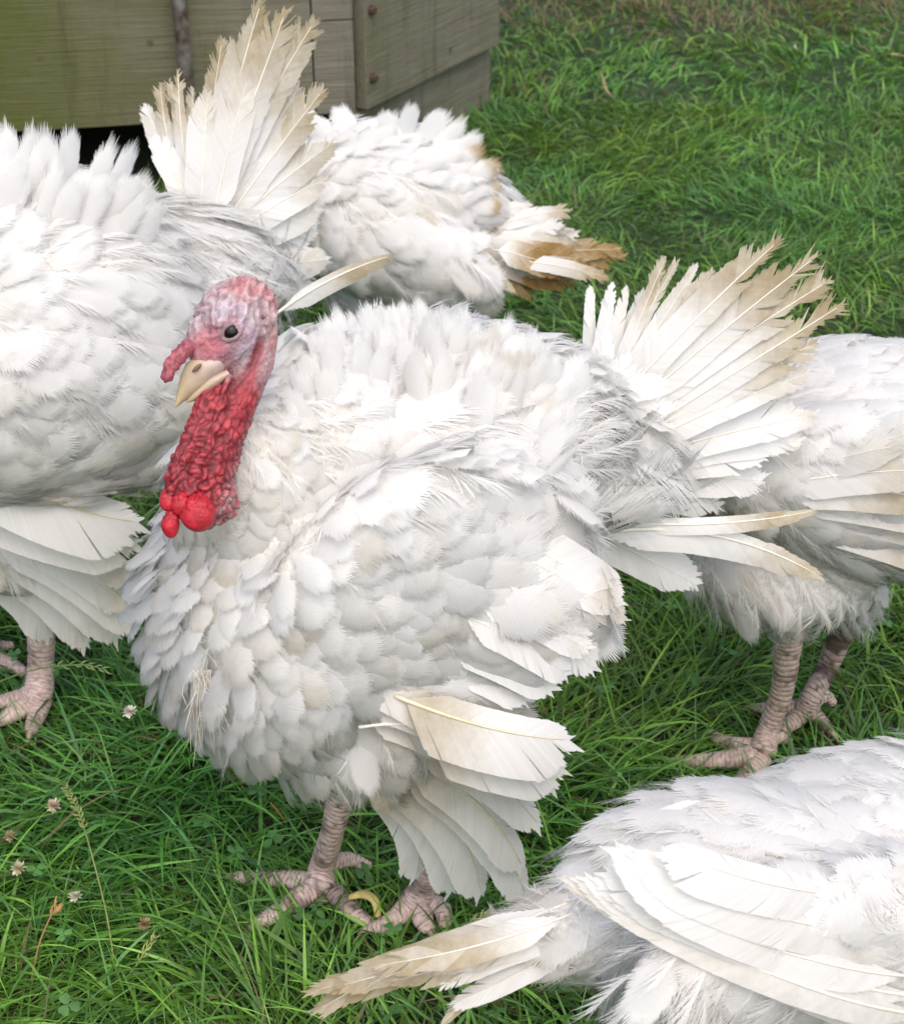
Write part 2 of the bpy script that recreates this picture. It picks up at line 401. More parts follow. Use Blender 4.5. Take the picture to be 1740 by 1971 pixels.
def sweep(pts, rad, step=.004, seg=14, up=None, prof=None, flat=1.0, caps=True):
    """tube through pts (Catmull-Rom) with radii; returns V, Q, t-per-vert, angle-per-vert, ring frames"""
    pts = np.array(pts, float); rad = np.array(rad, float)
    k = len(pts); L = np.linalg.norm(np.diff(pts, axis=0), axis=1).sum()
    m = max(6, int(L/step))
    tt = np.linspace(0, k-1-1e-6, m); i = tt.astype(int); f = (tt-i)[:, None]
    pp = np.vstack([2*pts[0]-pts[1], pts, 2*pts[-1]-pts[-2]])
    p0, p1, p2, p3 = pp[i], pp[i+1], pp[i+2], pp[i+3]
    C = .5*((2*p1) + (-p0+p2)*f + (2*p0-5*p1+4*p2-p3)*f**2 + (-p0+3*p1-3*p2+p3)*f**3)
    rr = np.interp(tt, np.arange(k), rad)
    T = unit(np.gradient(C, axis=0))
    u = np.array(up if up is not None else (0.13, -.2, .97)); N = unit(np.cross(T, u)); B = np.cross(N, T)
    a = np.linspace(0, 2*math.pi, seg, endpoint=False)
    ring = N[:, None]*np.cos(a)[None, :, None] + (B*flat)[:, None]*np.sin(a)[None, :, None]
    V = C[:, None] + ring*rr[:, None, None]
    ii = np.arange(m-1)[:, None]*seg + np.arange(seg)[None]
    jj = np.arange(m-1)[:, None]*seg + (np.arange(seg)[None]+1) % seg
    Q = np.stack([ii, jj, jj+seg, ii+seg], -1).reshape(-1, 4)
    V = V.reshape(-1, 3)
    t = np.repeat(np.linspace(0, 1, m), seg); an = np.tile(a, m)
    Tcap = []
    if caps:
        V = np.vstack([V, C[0]-T[0]*rr[0]*.4, C[-1]+T[-1]*rr[-1]*.6]); n0 = m*seg
        t = np.append(t, [0, 1]); an = np.append(an, [0, 0])
        for q in range(seg):
            Tcap.append((n0, (q+1) % seg, q)); Tcap.append((n0+1, (m-1)*seg+q, (m-1)*seg+(q+1) % seg))
    return V, Q, np.array(Tcap), t, an, L

# steel rod leaning on the shed front
v, q, tc, t, an, L = sweep([(-.578, 3.40, -.01), (-.577, 3.402, .3), (-.58, 3.405, .6), (-.582, 3.41, 1.2)], [.0165]*4, step=.03, seg=16)
link('steel_pole', mesh_np('steel_pole', v, q, tc), M_RUST)
o = bpy.data.objects['steel_pole']; tag(o, 'rusty steel pole standing upright against the shed boards', 'pole')

# ------------------------------------------------------------------ feathers
def contour_template(seed, square=.0, fray=.16, nb=54, rows=6, colsn=5, notch=.0):
    r = np.random.default_rng(seed)
    def prof(s):
        a = .42 + .58*sstep(0, .45, s)
        e = np.clip((s-.52)/.48, 0, 1)
        return a*np.sqrt(np.clip(1 - e**(2.0+3*square), 0, 1))
    f, AS = .66, .40                                  # solid vane share, half-width / length
    S = np.linspace(0, 1, rows)**.85*.80
    V, Q, T = [], [], []
    W = np.linspace(-1, 1, colsn)
    for i, s in enumerate(S):
        for w_ in W:
            V.append((s + .07*(1-abs(w_)**1.5)*(s > .7) - .05*abs(w_)*s, w_*prof(s*1.05)*f, -.10*w_*w_ + r.normal(0, .008)))
    for i in range(rows-1):
        for j in range(colsn-1):
            a = i*colsn+j; Q.append((a, a+1, a+colsn+1, a+colsn))
    idx = [i*colsn for i in range(1, rows)] + [(rows-1)*colsn+j for j in range(1, colsn)] + [i*colsn+colsn-1 for i in range(rows-2, 0, -1)]
    pts = np.array([V[k] for k in idx]); met = pts[:, :2]*np.array([1, AS]); seg = np.linalg.norm(np.diff(met, axis=0), axis=1); cum = np.append(0, np.cumsum(seg))
    base = np.linspace(0, cum[-1], nb+1)
    px = np.stack([np.interp(base, cum, pts[:, c]) for c in range(3)], 1)
    grp, lean = 1.0, 0.0
    for k in range(nb):
        a, b = px[k], px[k+1]; mid = (a+b)/2; mm = mid[:2]*np.array([1, AS])
        og = unit(mm-np.array([.42, 0])); dirv = unit(og*np.array([.7, 1.0]) + np.array([.75, 0]))
        if r.random() < .14: grp = .55 + .75*r.random(); lean = r.normal(0, .10)
        dirv = unit(dirv + np.array([-dirv[1], dirv[0]])*lean)
        ln = fray*(.75+.5*r.random())*grp
        e0 = mm - dirv*.05; hw = np.linalg.norm((b-a)[:2]*np.array([1, AS]))*.62; pr = np.array([-dirv[1], dirv[0]])
        z = mid[2] + r.normal(0, .006); m = len(V)
        for q, ww, dz in ((e0-pr*hw, 0, .004), (e0+pr*hw, 0, -.004), (mm+dirv*ln*.55-pr*hw*.55, 0, -.02), (mm+dirv*ln*.55+pr*hw*.55, 0, -.028), (mm+dirv*ln+r.normal(0, .006, 2), 0, -.05+r.normal(0, .03))):
            V.append((q[0], q[1]/AS, z+dz))
        Q.append((m, m+1, m+3, m+2)); T.append((m+2, m+3, m+4))
    return np.array(V), np.array(Q)[:, ::-1], np.array(T)[:, ::-1]
def down_template(seed, nb=44):
    """loose downy feather: free curved barbs"""
    r = np.random.default_rng(seed)
    V, Q, T = [], [], []
    for k in range(nb):
        s0 = .02 + .8*(k//2)/(nb/2); sg = -1 if k % 2 else 1
        ph = R(38 - 22*s0 + r.normal(0, 7)); ln = (.55+.25*r.random())*(1-.3*s0)
        w_ = .030*(.7+.6*r.random()); zz = r.normal(0, .03)
        prev = None
        for u in (0, .35, .7, 1.0):
            cx = s0 + ln*u*math.cos(ph); cy = sg*ln*u*math.sin(ph)*(1+.25*u)*1.25; h = zz*u + .05*u*(1-u) - .06*u*u
            ww = w_*(1-.85*u)
            m = len(V); V += [(cx, cy-ww*sg*-.2-ww*.5, h), (cx+ww*.6, cy+ww*.5, h+.006)]
            if prev is not None: Q.append((prev, prev+1, m+1, m))
            prev = m
    return np.array(V), np.array(Q)[:, ::-1], np.zeros((0, 3), int)
TEMPL = {0: [contour_template(s, square=.15, fray=.19) for s in range(6)],
         1: [down_template(20+s) for s in range(5)],
         2: [contour_template(40+s, square=.6, fray=.19) for s in range(6)]}

UNDER = [down_template(70+s, nb=22) for s in range(3)]
def place(tv, root, d, side, n, L, W, lift, curl, twist):
    """template verts -> world, one feather per row"""
    s, w_, h = tv[:, 0][None], tv[:, 1][None], tv[:, 2][None]
    L, W, lift, curl = (x[:, None] for x in (L, W, lift, curl))
    along = L*(s*np.cos(lift) + curl*.2*s*s*np.sin(lift))
    up = L*(s*np.sin(lift) - curl*s*s) + W*.6*h + W*.5*w_*twist[:, None]
    lat = W*.5*w_
    return root[:, None] + d[:, None]*along[..., None] + side[:, None]*lat[..., None] + n[:, None]*up[..., None]

def tri_sample(me_v, me_t, count, rng):
    a, b, c = me_v[me_t[:, 0]], me_v[me_t[:, 1]], me_v[me_t[:, 2]]
    cr = np.cross(b-a, c-a); ar = np.linalg.norm(cr, axis=1); nr = cr/(ar[:, None]+1e-12)
    k = rng.choice(len(me_t), count, p=ar/ar.sum())
    u, v = rng.random(count), rng.random(count); m = u+v > 1; u[m] = 1-u[m]; v[m] = 1-v[m]
    return a[k] + (b-a)[k]*u[:, None] + (c-a)[k]*v[:, None], k

class Torso:
    """union of ellipsoids -> one skin; keeps verts, tris, smooth normals"""
    def __init__(s, ells, fwd, voxel=.007, smooth=14):
        f = unit(np.array([fwd[0], fwd[1], 0])); l = np.cross([0, 0, 1], f); u = np.array([0, 0, 1.0])
        bm = bmesh.new()
        for e in ells:
            c, r = np.array(e[0]), e[1]; pit = R(e[2]) if len(e) > 2 else 0; yaw = R(e[3]) if len(e) > 3 else 0
            M = Matrix((( f[0], l[0], 0), (f[1], l[1], 0), (0, 0, 1))).to_4x4()
            M = Matrix.Translation(c) @ M @ Matrix.Rotation(yaw, 4, 'Z') @ Matrix.Rotation(-pit, 4, 'Y') @ Matrix.Diagonal((r[0], r[1], r[2], 1))
            bmesh.ops.create_icosphere(bm, subdivisions=4, radius=1.0, matrix=M)
        me = bpy.data.meshes.new('tmp'); bm.to_mesh(me); bm.free()
        o = bpy.data.objects.new('tmp', me); COL.objects.link(o)
        md = o.modifiers.new('r', 'REMESH'); md.mode = 'VOXEL'; md.voxel_size = voxel
        sm = o.modifiers.new('s', 'SMOOTH'); sm.factor = .6; sm.iterations = smooth
        dg = bpy.context.evaluated_depsgraph_get(); ev = o.evaluated_get(dg); m2 = ev.to_mesh()
        n = len(m2.vertices); co = np.zeros(n*3, np.float32); m2.vertices.foreach_get('co', co); s.V = co.reshape(-1, 3).astype(float)
        no = np.zeros(n*3, np.float32); m2.vertices.foreach_get('normal', no); s.N = no.reshape(-1, 3).astype(float)
        m2.calc_loop_triangles(); tri = np.zeros(len(m2.loop_triangles)*3, np.int32); m2.loop_triangles.foreach_get('vertices', tri); s.T = tri.reshape(-1, 3)
        ev.to_mesh_clear(); bpy.data.objects.remove(o); bpy.data.meshes.remove(me)
        s.bvh = BVHTree.FromPolygons([tuple(v) for v in s.V], [tuple(int(i) for i in t) for t in s.T])
    def hit(s, px, py):
        d = Vector(unit(ray(px, py))); h = s.bvh.ray_cast(Vector(CAMP), d)
        if h[0] is not None: return np.array(h[0])
        # nearest surface point to the sight line
        q = P(px, py, np.mean(s.V[:, 1])); return np.array(s.bvh.find_nearest(Vector(q))[0])

def plumage(root, tor, guides, spacing, seed, singles=200, dens_back=.35, jit=.2, liftk=.68, under=.36):
    rng = np.random.default_rng(seed)
    gp = np.array([tor.hit(g[0], g[1]) for g in guides])
    gd = []
    for g, p in zip(guides, gp):
        a = P(g[0], g[1], p[1]); b = P(g[0]+g[2]*40, g[1]+g[3]*40, p[1]); gd.append(unit(b-a))
    gd = np.array(gd); gv = np.array([g[4:9] for g in guides], float); gv[:, 1] *= 1.3; gv[:, 2] *= np.array([1.15 if 'breast' in g[9] else liftk for g in guides]); gv[:, 4] += np.array([.13 if 'breast' in g[9] or 'belly' in g[9] or 'neck' in g[9] else .03 for g in guides])    # L, W, lift, down, dirt
    gk = np.array([g[10] if len(g) > 10 else 0 for g in guides], float)
    cand, k = tri_sample(tor.V, tor.T, 26000, rng)
    nrm = unit(tor.N[tor.T[k, 0]] + tor.N[tor.T[k, 1]] + tor.N[tor.T[k, 2]])
    toc = unit(CAMP - cand); face = (nrm*toc).sum(1)
    cell = {}; keep = []; thin = np.random.default_rng(seed+500).random(len(cand)) > .04      # sparser plumage on the far side
    for i, p in enumerate(cand):
        if face[i] < -.3 and thin[i]: continue
        rr = spacing*(1.0 if face[i] > -.25 else 1.9)
        c = tuple(np.floor(p/spacing/1.0).astype(int)); ok = True
        for a in (-1, 0, 1):
            for b in (-1, 0, 1):
                for e in (-1, 0, 1):
                    for j in cell.get((c[0]+a, c[1]+b, c[2]+e), ()):
                        if abs(cand[j][0]-p[0]) < rr and np.dot(cand[j]-p, cand[j]-p) < rr*rr: ok = False; break
                    if not ok: break
                if not ok: break
            if not ok: break
        if ok: cell.setdefault(c, []).append(i); keep.append(i)
    keep = np.array(keep); p = cand[keep]; n = nrm[keep]; face = face[keep]; N = len(p)
    d2 = ((p[:, None]-gp[None])**2).sum(2); wt = 1/(d2 + .0008)**1.7; wn = wt/wt.sum(1, keepdims=True)
    d = wn @ gd; val = wn @ gv; reg = np.argmin(d2, 1)
    d = d - n*(d*n).sum(1, keepdims=True); d = unit(d)
    side = np.cross(n, d)
    ja = rng.normal(0, jit, N)[:, None]; d2_ = d*np.cos(ja) + side*np.sin(ja); side = np.cross(n, d2_); d = d2_
    L = val[:, 0]*(.8+.4*rng.random(N)); W = val[:, 1]*(.8+.4*rng.random(N)); lift = np.radians(val[:, 2])*(.6+.8*rng.random(N))
    curl = .06 + .22*rng.random(N)*np.clip(lift/.4, .3, 1.3); twist = rng.normal(0, .12, N)
    dirt = np.clip(val[:, 4] + rng.normal(0, .09, N), 0, 1)
    isdown = rng.random(N) < val[:, 3]
    kind = np.where(isdown, 1, np.where(rng.random(N) < (wn @ gk), 2, 0))
    p = p - n*.003
    var = rng.integers(0, 5, N)
    regnames = np.array([g[9] for g in guides])[reg]
    # the largest feathers that face the viewer become parts of their own
    sizev = L*W*np.clip(face, 0, 1)*(kind != 1)
    order = np.argsort(-sizev*(.6+.8*rng.random(N)))[:singles]
    single = np.zeros(N, bool); single[order] = sizev[order] > 0
    accs = {}
    for kd in (0, 1, 2):
        for vv in range(5):
            sel = np.where((kind == kd) & (var == vv))[0]
            if not len(sel): continue
            tv, tq, tt = TEMPL[kd][vv]
            X = place(tv, p[sel], d[sel], side[sel], n[sel], L[sel], W[sel], lift[sel], curl[sel], twist[sel])
            dd = dirt[sel][:, None]*(.45 + .75*np.clip(tv[:, 0], 0, 1.2)[None])
            bb = (tv[:, 0]-.75*np.abs(tv[:, 1])*.45)[None]*L[sel][:, None] + rng.random(len(sel))[:, None]*5
            # shading normals of a soft mass: feather cup blended with the body under it
            NN = n[sel][:, None] + .5*side[sel][:, None]*tv[:, 1][None, :, None] + (.35*tv[:, 0]-.1)[None, :, None]*d[sel][:, None]
            NN = unit(NN)
            for a, i in enumerate(sel):
                if single[i]:
                    me = mesh_np('body_feather', X[a], tq, tt if len(tt) else None, {'dirt': dd[a], 'barb': bb[a]}, normals=NN[a]); link('body_feather', me, M_FEATHER, root)
                else:
                    accs.setdefault(regnames[i], Acc()).add(X[a], tq, tt if len(tt) else None, nn=NN[a], dirt=dd[a], barb=bb[a])
    us = np.where(rng.random(N) < under)[0]; un = len(us)
    ud = unit(d[us] + .9*(rng.normal(0, 1, (un, 3)) - n[us]*0)); ud = unit(ud - n[us]*(ud*n[us]).sum(1, keepdims=True)); usd = np.cross(n[us], ud)
    uL = .024 + .010*rng.random(un); up_ = p[us] + n[us]*.0005
    for vv in range(3):
        q = np.where(np.arange(un) % 3 == vv)[0]; tv, tq, tt = UNDER[vv]
        X = place(tv, up_[q], ud[q], usd[q], n[us][q], uL[q], uL[q], np.full(len(q), .08), np.full(len(q), .05), np.zeros(len(q)))
        for a, i in enumerate(us[q]): accs.setdefault('down_plumage', Acc()).add(X[a], tq, None, nn=np.tile(n[i], (len(tv), 1)), dirt=dirt[i]*.6, barb=5*rng.random())
    for nm, ac in accs.items():
        o = link(nm, ac.mesh(nm, cols=False), M_FEATHER, root); o['kind'] = 'stuff'
    return N

def big_feather(root, name, base, tip, width, nh, sweep_=0.0, bow=0.03, dirt=0.0, d0=.5, wear=.35, nb=46, asym=.5, seed=0, blunt=.5, s0=.06, thick=1.0, dirt0=.08, splay=1.0, mat=None, qmat=None):
    r = np.random.default_rng(seed)
    base, tip = np.array(base, float), np.array(tip, float)
    bow = bow + r.normal(0, .022); sweep_ = sweep_ + r.normal(0, .012)
    ax = tip-base; L = np.linalg.norm(ax); d = ax/L
    n = np.array(nh, float); n = unit(n - d*(n@d)); sd = np.cross(n, d)
    def C(s):
        s = np.asarray(s)[..., None]
        return base + ax*s + sd*(sweep_*L*4*s*(1-s)) + n*(bow*L*4*s*(1-s))
    ss = np.linspace(0, 1, 15); T = unit(np.gradient(C(ss), axis=0))
    def Tn(s): return unit(np.stack([np.interp(s, ss, T[:, k]) for k in range(3)], -1))
    acV, acQ, acD, acB = [], [], [], []; boff = 5*r.random()
    off = 0
    U = np.array([0, .35, .7, 1.0])
    for sg, fr in ((-1, 2*asym), (1, 2*(1-asym))):
        si = s0 + (1.0-s0)*(np.arange(nb)+.5)/nb
        kk = .40+.5*blunt
        outl = lambda q: width*.5*fr*(.25+.75*sstep(s0, s0+.22, q))*np.sqrt(np.clip(1-np.clip((q-kk)/(1.005-kk), 0, 1)**2.3, 0, 1))
        phi = np.radians((50 - 20*si**1.5)*splay)
        ln0 = outl(si)/np.sin(phi)
        for _ in range(9): ln0 = .5*ln0 + .5*outl(np.minimum(si + ln0*(np.cos(phi)+.1)/L, 1.0))/np.sin(phi)
        ln0 = np.maximum(ln0, width*.05)
        cl = np.cumsum(r.random(nb) < .09 + .22*wear*sstep(.5, 1, si)); ncl = cl.max()+1
        ca = r.normal(0, 1, ncl)*R(2.6)*(.6+2.2*wear); cw = 1 - wear*.75*r.random(ncl)**1.6; cz = r.normal(0, 1, ncl)*.0009
        tipw = sstep(.45, 1, si)
        ln = ln0*(1 + (cw[cl]-1)*(.15+.85*tipw))*(1+r.normal(0, .005+.09*wear*tipw, nb))
        ln = ln*(1+.9*wear*tipw*sstep(.6, 1, si)*r.random(nb))
        ph = phi + ca[cl]*(.12+1.1*tipw)
        ds = L*(1-s0)/nb
        cen, tn = C(si), Tn(si); sdv = np.cross(n, tn)
        hw = ds*.72
        for_w = (np.array([1, 1.05, 1.05, 1.05])[None]*(1-wear*tipw[:, None]*np.array([0, .1, .35, .75])[None]))*hw
        al = ln[:, None]*(np.cos(ph)[:, None]*U + .10*U**2)
        lat = ln[:, None]*np.sin(ph)[:, None]*U*sg
        up = -.55*(lat**2)/max(width, 1e-4)*.5 + cz[cl][:, None]*U + .0003
        mid = cen[:, None] + tn[:, None]*al[..., None] + sdv[:, None]*lat[..., None] + n*up[..., None]
        a = mid - tn[:, None]*for_w[..., None] - n*.00018
        b = mid + tn[:, None]*for_w[..., None] + n*.00018
        V = np.stack([a, b], 2).reshape(-1, 3)
        bb = (np.arange(nb)*8)[:, None] + (np.arange(3)*2)[None]
        Q = np.stack([bb, bb+1, bb+3, bb+2], -1).reshape(-1, 4)
        sl = si[:, None] + al/L
        dd = dirt*sstep(d0-.2, d0+.42, sl)*(.75+.5*r.random(ncl)[cl])[:, None] + dirt0
        acV.append(V); acQ.append(Q+off); acD.append(np.repeat(dd[..., None], 2, 2).reshape(-1)); off += len(V); acB.append(np.repeat(si*L, 8) + boff)
    me = mesh_np(name, np.concatenate(acV), np.concatenate(acQ), None, {'dirt': np.clip(np.concatenate(acD), 0, 1), 'barb': np.concatenate(acB)})
    o = link(name, me, mat or M_FEATHER, root)
    sq = np.linspace(.0, .97, 14); cq = C(sq) + n*.0007
    rr = .0016*thick*(1-.88*np.clip(sq, 0, 1)) * (L/.2)**.5
    v, q, tc, *_ = sweep(cq, rr, step=L/16, seg=6, up=n)
    qo = bpy.data.objects.new('quill', mesh_np('quill', v, q, tc)); COL.objects.link(qo); qo.data.materials.append(qmat or M_QUILL)
    qo.parent = o; qo.matrix_parent_inverse = Matrix.Identity(4)
    return o

def feather_px(root, name, b, t, wpx, Yb, Yt, tilt=(0, 0, 0), **kw):
    """feather from photo points; normal towards the viewer plus tilt"""
    B, Tp = P(b[0], b[1], Yb), P(t[0], t[1], Yt)
    s = FPX / np.linalg.norm((B+Tp)/2 - CAMP)
    nh = unit(CAMP - (B+Tp)/2) + np.array(tilt)
    return big_feather(root, name, B, Tp, wpx/s, nh, **kw)

def ruff(root, tor, items, seed, dirts=(), lift=.9, mat=None, wk=1.0):
    """loose lifted back feathers rooted in the skin: (root point, tip point, width) in photo points"""
    rng = np.random.default_rng(seed)
    for i, (bx, by, tx, ty, w_) in enumerate(items):
        h = tor.hit(bx, by); loc, nr, *_ = tor.bvh.find_nearest(Vector(h)); n0 = np.array(nr)
        if n0 @ (CAMP-h) < 0: n0 = -n0
        tip = P(tx, ty, h[1] + .012 + .03*rng.random())
        root_p = h - n0*.012; ax = tip-root_p; L = np.linalg.norm(ax); d = ax/L
        n = unit(CAMP-h)*.6 + n0*.6 + rng.normal(0, .22, 3); n = unit(n - d*(n@d)); side = np.cross(n, d)
        tv, tq, tt = TEMPL[2 if rng.random() < .7 else 0][rng.integers(0, 5)]
        s_ = FPX/np.linalg.norm(h-CAMP)
        X = place(tv, root_p[None], d[None], side[None], n[None], np.array([L*1.02]), np.array([w_/s_*1.25*wk]), np.array([0.0]), np.array([rng.normal(0, .10)]), np.array([rng.normal(0, .25)]))[0]
        NN = unit(n[None] + .55*side[None]*tv[:, 1][:, None])
        dt = dirts[i] if i < len(dirts) else .02
        me = mesh_np('back_feather', X, tq, tt, {'dirt': dt*sstep(.5, 1, tv[:, 0]), 'barb': (tv[:, 0]-.34*np.abs(tv[:, 1]))*L+5*rng.random()}, normals=NN)
        link('back_feather', me, mat or M_FEATHER, root)

# ------------------------------------------------------------------ legs and feet
PINK = np.array([.60, .45, .405]); MUD = np.array([.06, .045, .03])
def vn(V, s, off=0.0): return np.array([noise.noise(Vector(v*s) + Vector((off, off*.7, -off))) for v in V])
def scuted(ac, pts, rad, per=.0045, col=PINK, flat=1.0, up=None, seg=16, mud=.5, amp=.05):
    v, q, tc, t, an, L = sweep(pts, rad, step=.0011, seg=seg, flat=flat, up=up)
    nzw = vn(v, 60.0, 9.0)
    cols_n = 6 if rad[0] > .011 else 4
    ph = t*L/per + .35*nzw + .25*np.sin(an*1.0+1.0); row = np.floor(ph)
    uu = an/(2*math.pi)*cols_n + .5*(row % 2) + .25*np.sin(row*12.9898) + .25*nzw
    g1 = np.abs((ph % 1.0)-.5)*2; g2 = np.abs((uu % 1.0)-.5)*2
    groove = np.maximum(sstep(.72, 1.0, g1), .9*sstep(.80, 1.0, g2))
    ctr = np.repeat(v[:-2].reshape(-1, seg, 3).mean(1), seg, 0); ctr = np.vstack([ctr, v[-2:]])
    nz = vn(v, 130.0); nz2 = vn(v, 34.0, 5.0)
    v = ctr + (v-ctr)*(1 - amp*1.5*groove[:, None] + amp*.35*(1-g1*g1)[:, None] + amp*.5*nz[:, None])
    m = np.clip(mud*(groove*1.5 + 1.1*sstep(.10, .42, nz2) + .3*nz), 0, .93)
    c = col*(1+.18*nz[:, None])*(1-m[:, None]) + MUD*m[:, None]
    ac.add(v, q, tc, c)
    return v
def leg(ac, pts, rad, toes, hub, web=True, mud=.5, col=PINK, claws=True):
    scuted(ac, pts, rad, per=.0062, mud=mud, col=col, seg=18)
    ends = []
    for tp, tr in toes:
        scuted(ac, tp, tr, per=.0040, mud=mud, col=col, flat=.82, seg=12)
        ends.append(np.array(tp))
        if claws:
            e, b = np.array(tp[-1]), np.array(tp[-2]); dv = unit(e-b)
            v, q, tc, t, an, L = sweep([e-dv*.004, e+dv*.006, e+dv*.013+np.array([0, 0, -.004])], [tr[-1]*.75, tr[-1]*.55, .0007], step=.001, seg=8)
            ac.add(v, q, tc, (.36, .29, .21))
    if web:
        for a, b in zip(ends[:-1], ends[1:]):
            m = 6; A = [a[0]*(1-f)+a[min(2, len(a)-1)]*f for f in np.linspace(0, .62, m)]; B = [b[0]*(1-f)+b[min(2, len(b)-1)]*f for f in np.linspace(0, .62, m)]
            V = []
            for i in range(m):
                for g in np.linspace(0, 1, 7):
                    pnt = A[i]*(1-g)+B[i]*g - np.array([0, 0, .003+.004*math.sin(g*math.pi)*i/m]); V.append(pnt - unit(A[i]-A[0]+1e-9)*.016*math.sin(g*math.pi)*(i/(m-1)))
            V = np.array(V); ii = (np.arange(m-1)*7)[:, None]+np.arange(6)[None]
            nz = vn(V, 160.0)
            ac.add(V, np.stack([ii, ii+1, ii+8, ii+7], -1).reshape(-1, 4), None, np.clip(PINK*.62*(1+.5*nz[:, None]), .03, 1))
def simple_leg(ac, hip, knee, foot, fwd, r=.011, spread=.065, mud=.5):
    """plain leg for birds whose feet the photo hides: hock to ground with three front toes and a back toe"""
    f = unit(np.array([fwd[0], fwd[1], 0])); l = np.cross([0, 0, 1], f)
    foot = np.array(foot, float)
    toes = []
    for a in (-.62, 0, .62):
        dv = f*math.cos(a)+l*math.sin(a); ln = spread*(1.0 if a else 1.2)
        toes.append(([foot+np.array([0, 0, .012]), foot+dv*ln*.55+np.array([0, 0, .010]), foot+dv*ln+np.array([0, 0, .005])], [r*.75, r*.62, r*.4]))
    leg(ac, [hip, knee, foot+np.array([0, 0, .03]), foot+np.array([0, 0, .012])], [r*1.5, r*1.2, r, r*1.05], toes, foot, mud=mud)
    scuted(ac, [foot+np.array([0, 0, .022]), foot-f*.03+np.array([0, 0, .01])], [r*.6, r*.4], mud=mud)

# ------------------------------------------------------------------ head (surveyed on the middle bird)
HY = 1.075
HC = P(450, 640, HY); HS = FPX/np.linalg.norm(HC-CAMP)*np.linalg.norm(ray(450, 640))
HX = np.array([1.0, 0, 0]); HN = unit(CAMP-HC); HX = unit(HX - HN*(HX@HN)); HU = np.cross(HN, HX)
HTILT = .28
def hp(px, py, q=0.0):
    return HC + (HX*(px-450) - HU*(py-640) + HN*(q + HTILT*(450-px)))/HS
def hpx(V):
    d = (V-HC)*HS; x = d@HX; y = -(d@HU); return 450+x, 640+y, d@HN + HTILT*x
def hell(bm, px, py, q, a, b, c, ang):
    """ellipsoid: a along in-plane angle (deg, photo sense: 0 = right, 90 = down), b across, c towards viewer"""
    e1 = unit(hp(px+math.cos(R(ang)), py+math.sin(R(ang)), 0)-hp(px, py, 0)); e3 = unit(HN - e1*(HN@e1)); e2 = np.cross(e3, e1)
    M = Matrix([[e1[i]*a/HS, e2[i]*b/HS, e3[i]*c/HS, hp(px, py, q)[i]] for i in range(3)] + [[0, 0, 0, 1]])
    bmesh.ops.create_icosphere(bm, subdivisions=4, radius=1, matrix=M)
def remesh_bm(bm, voxel, it=4, fac=.5):
    me = bpy.data.meshes.new('tmp'); bm.to_mesh(me); bm.free()
    o = bpy.data.objects.new('tmp', me); COL.objects.link(o)
    md = o.modifiers.new('r', 'REMESH'); md.mode = 'VOXEL'; md.voxel_size = voxel
    sm = o.modifiers.new('s', 'SMOOTH'); sm.factor = fac; sm.iterations = it
    ev = o.evaluated_get(bpy.context.evaluated_depsgraph_get()); m2 = ev.to_mesh()
    n = len(m2.vertices); co = np.zeros(n*3, np.float32); m2.vertices.foreach_get('co', co)
    no = np.zeros(n*3, np.float32); m2.vertices.foreach_get('normal', no)
    m2.calc_loop_triangles(); tri = np.zeros(len(m2.loop_triangles)*3, np.int32); m2.loop_triangles.foreach_get('vertices', tri)
    r = co.reshape(-1, 3).astype(float), no.reshape(-1, 3).astype(float), tri.reshape(-1, 3)
    ev.to_mesh_clear(); bpy.data.objects.remove(o); bpy.data.meshes.remove(me)
    return r
def tube_into(bm, pts, rad, step=.003, seg=20, flat=1.0, up=None):
    v, q, tc, *_ = sweep(pts, rad, step=step, seg=seg, flat=flat, up=up)
    vs = [bm.verts.new(x) for x in v]
    for f in q: bm.faces.new([vs[i] for i in f])
    for f in tc: bm.faces.new([vs[i] for i in f])
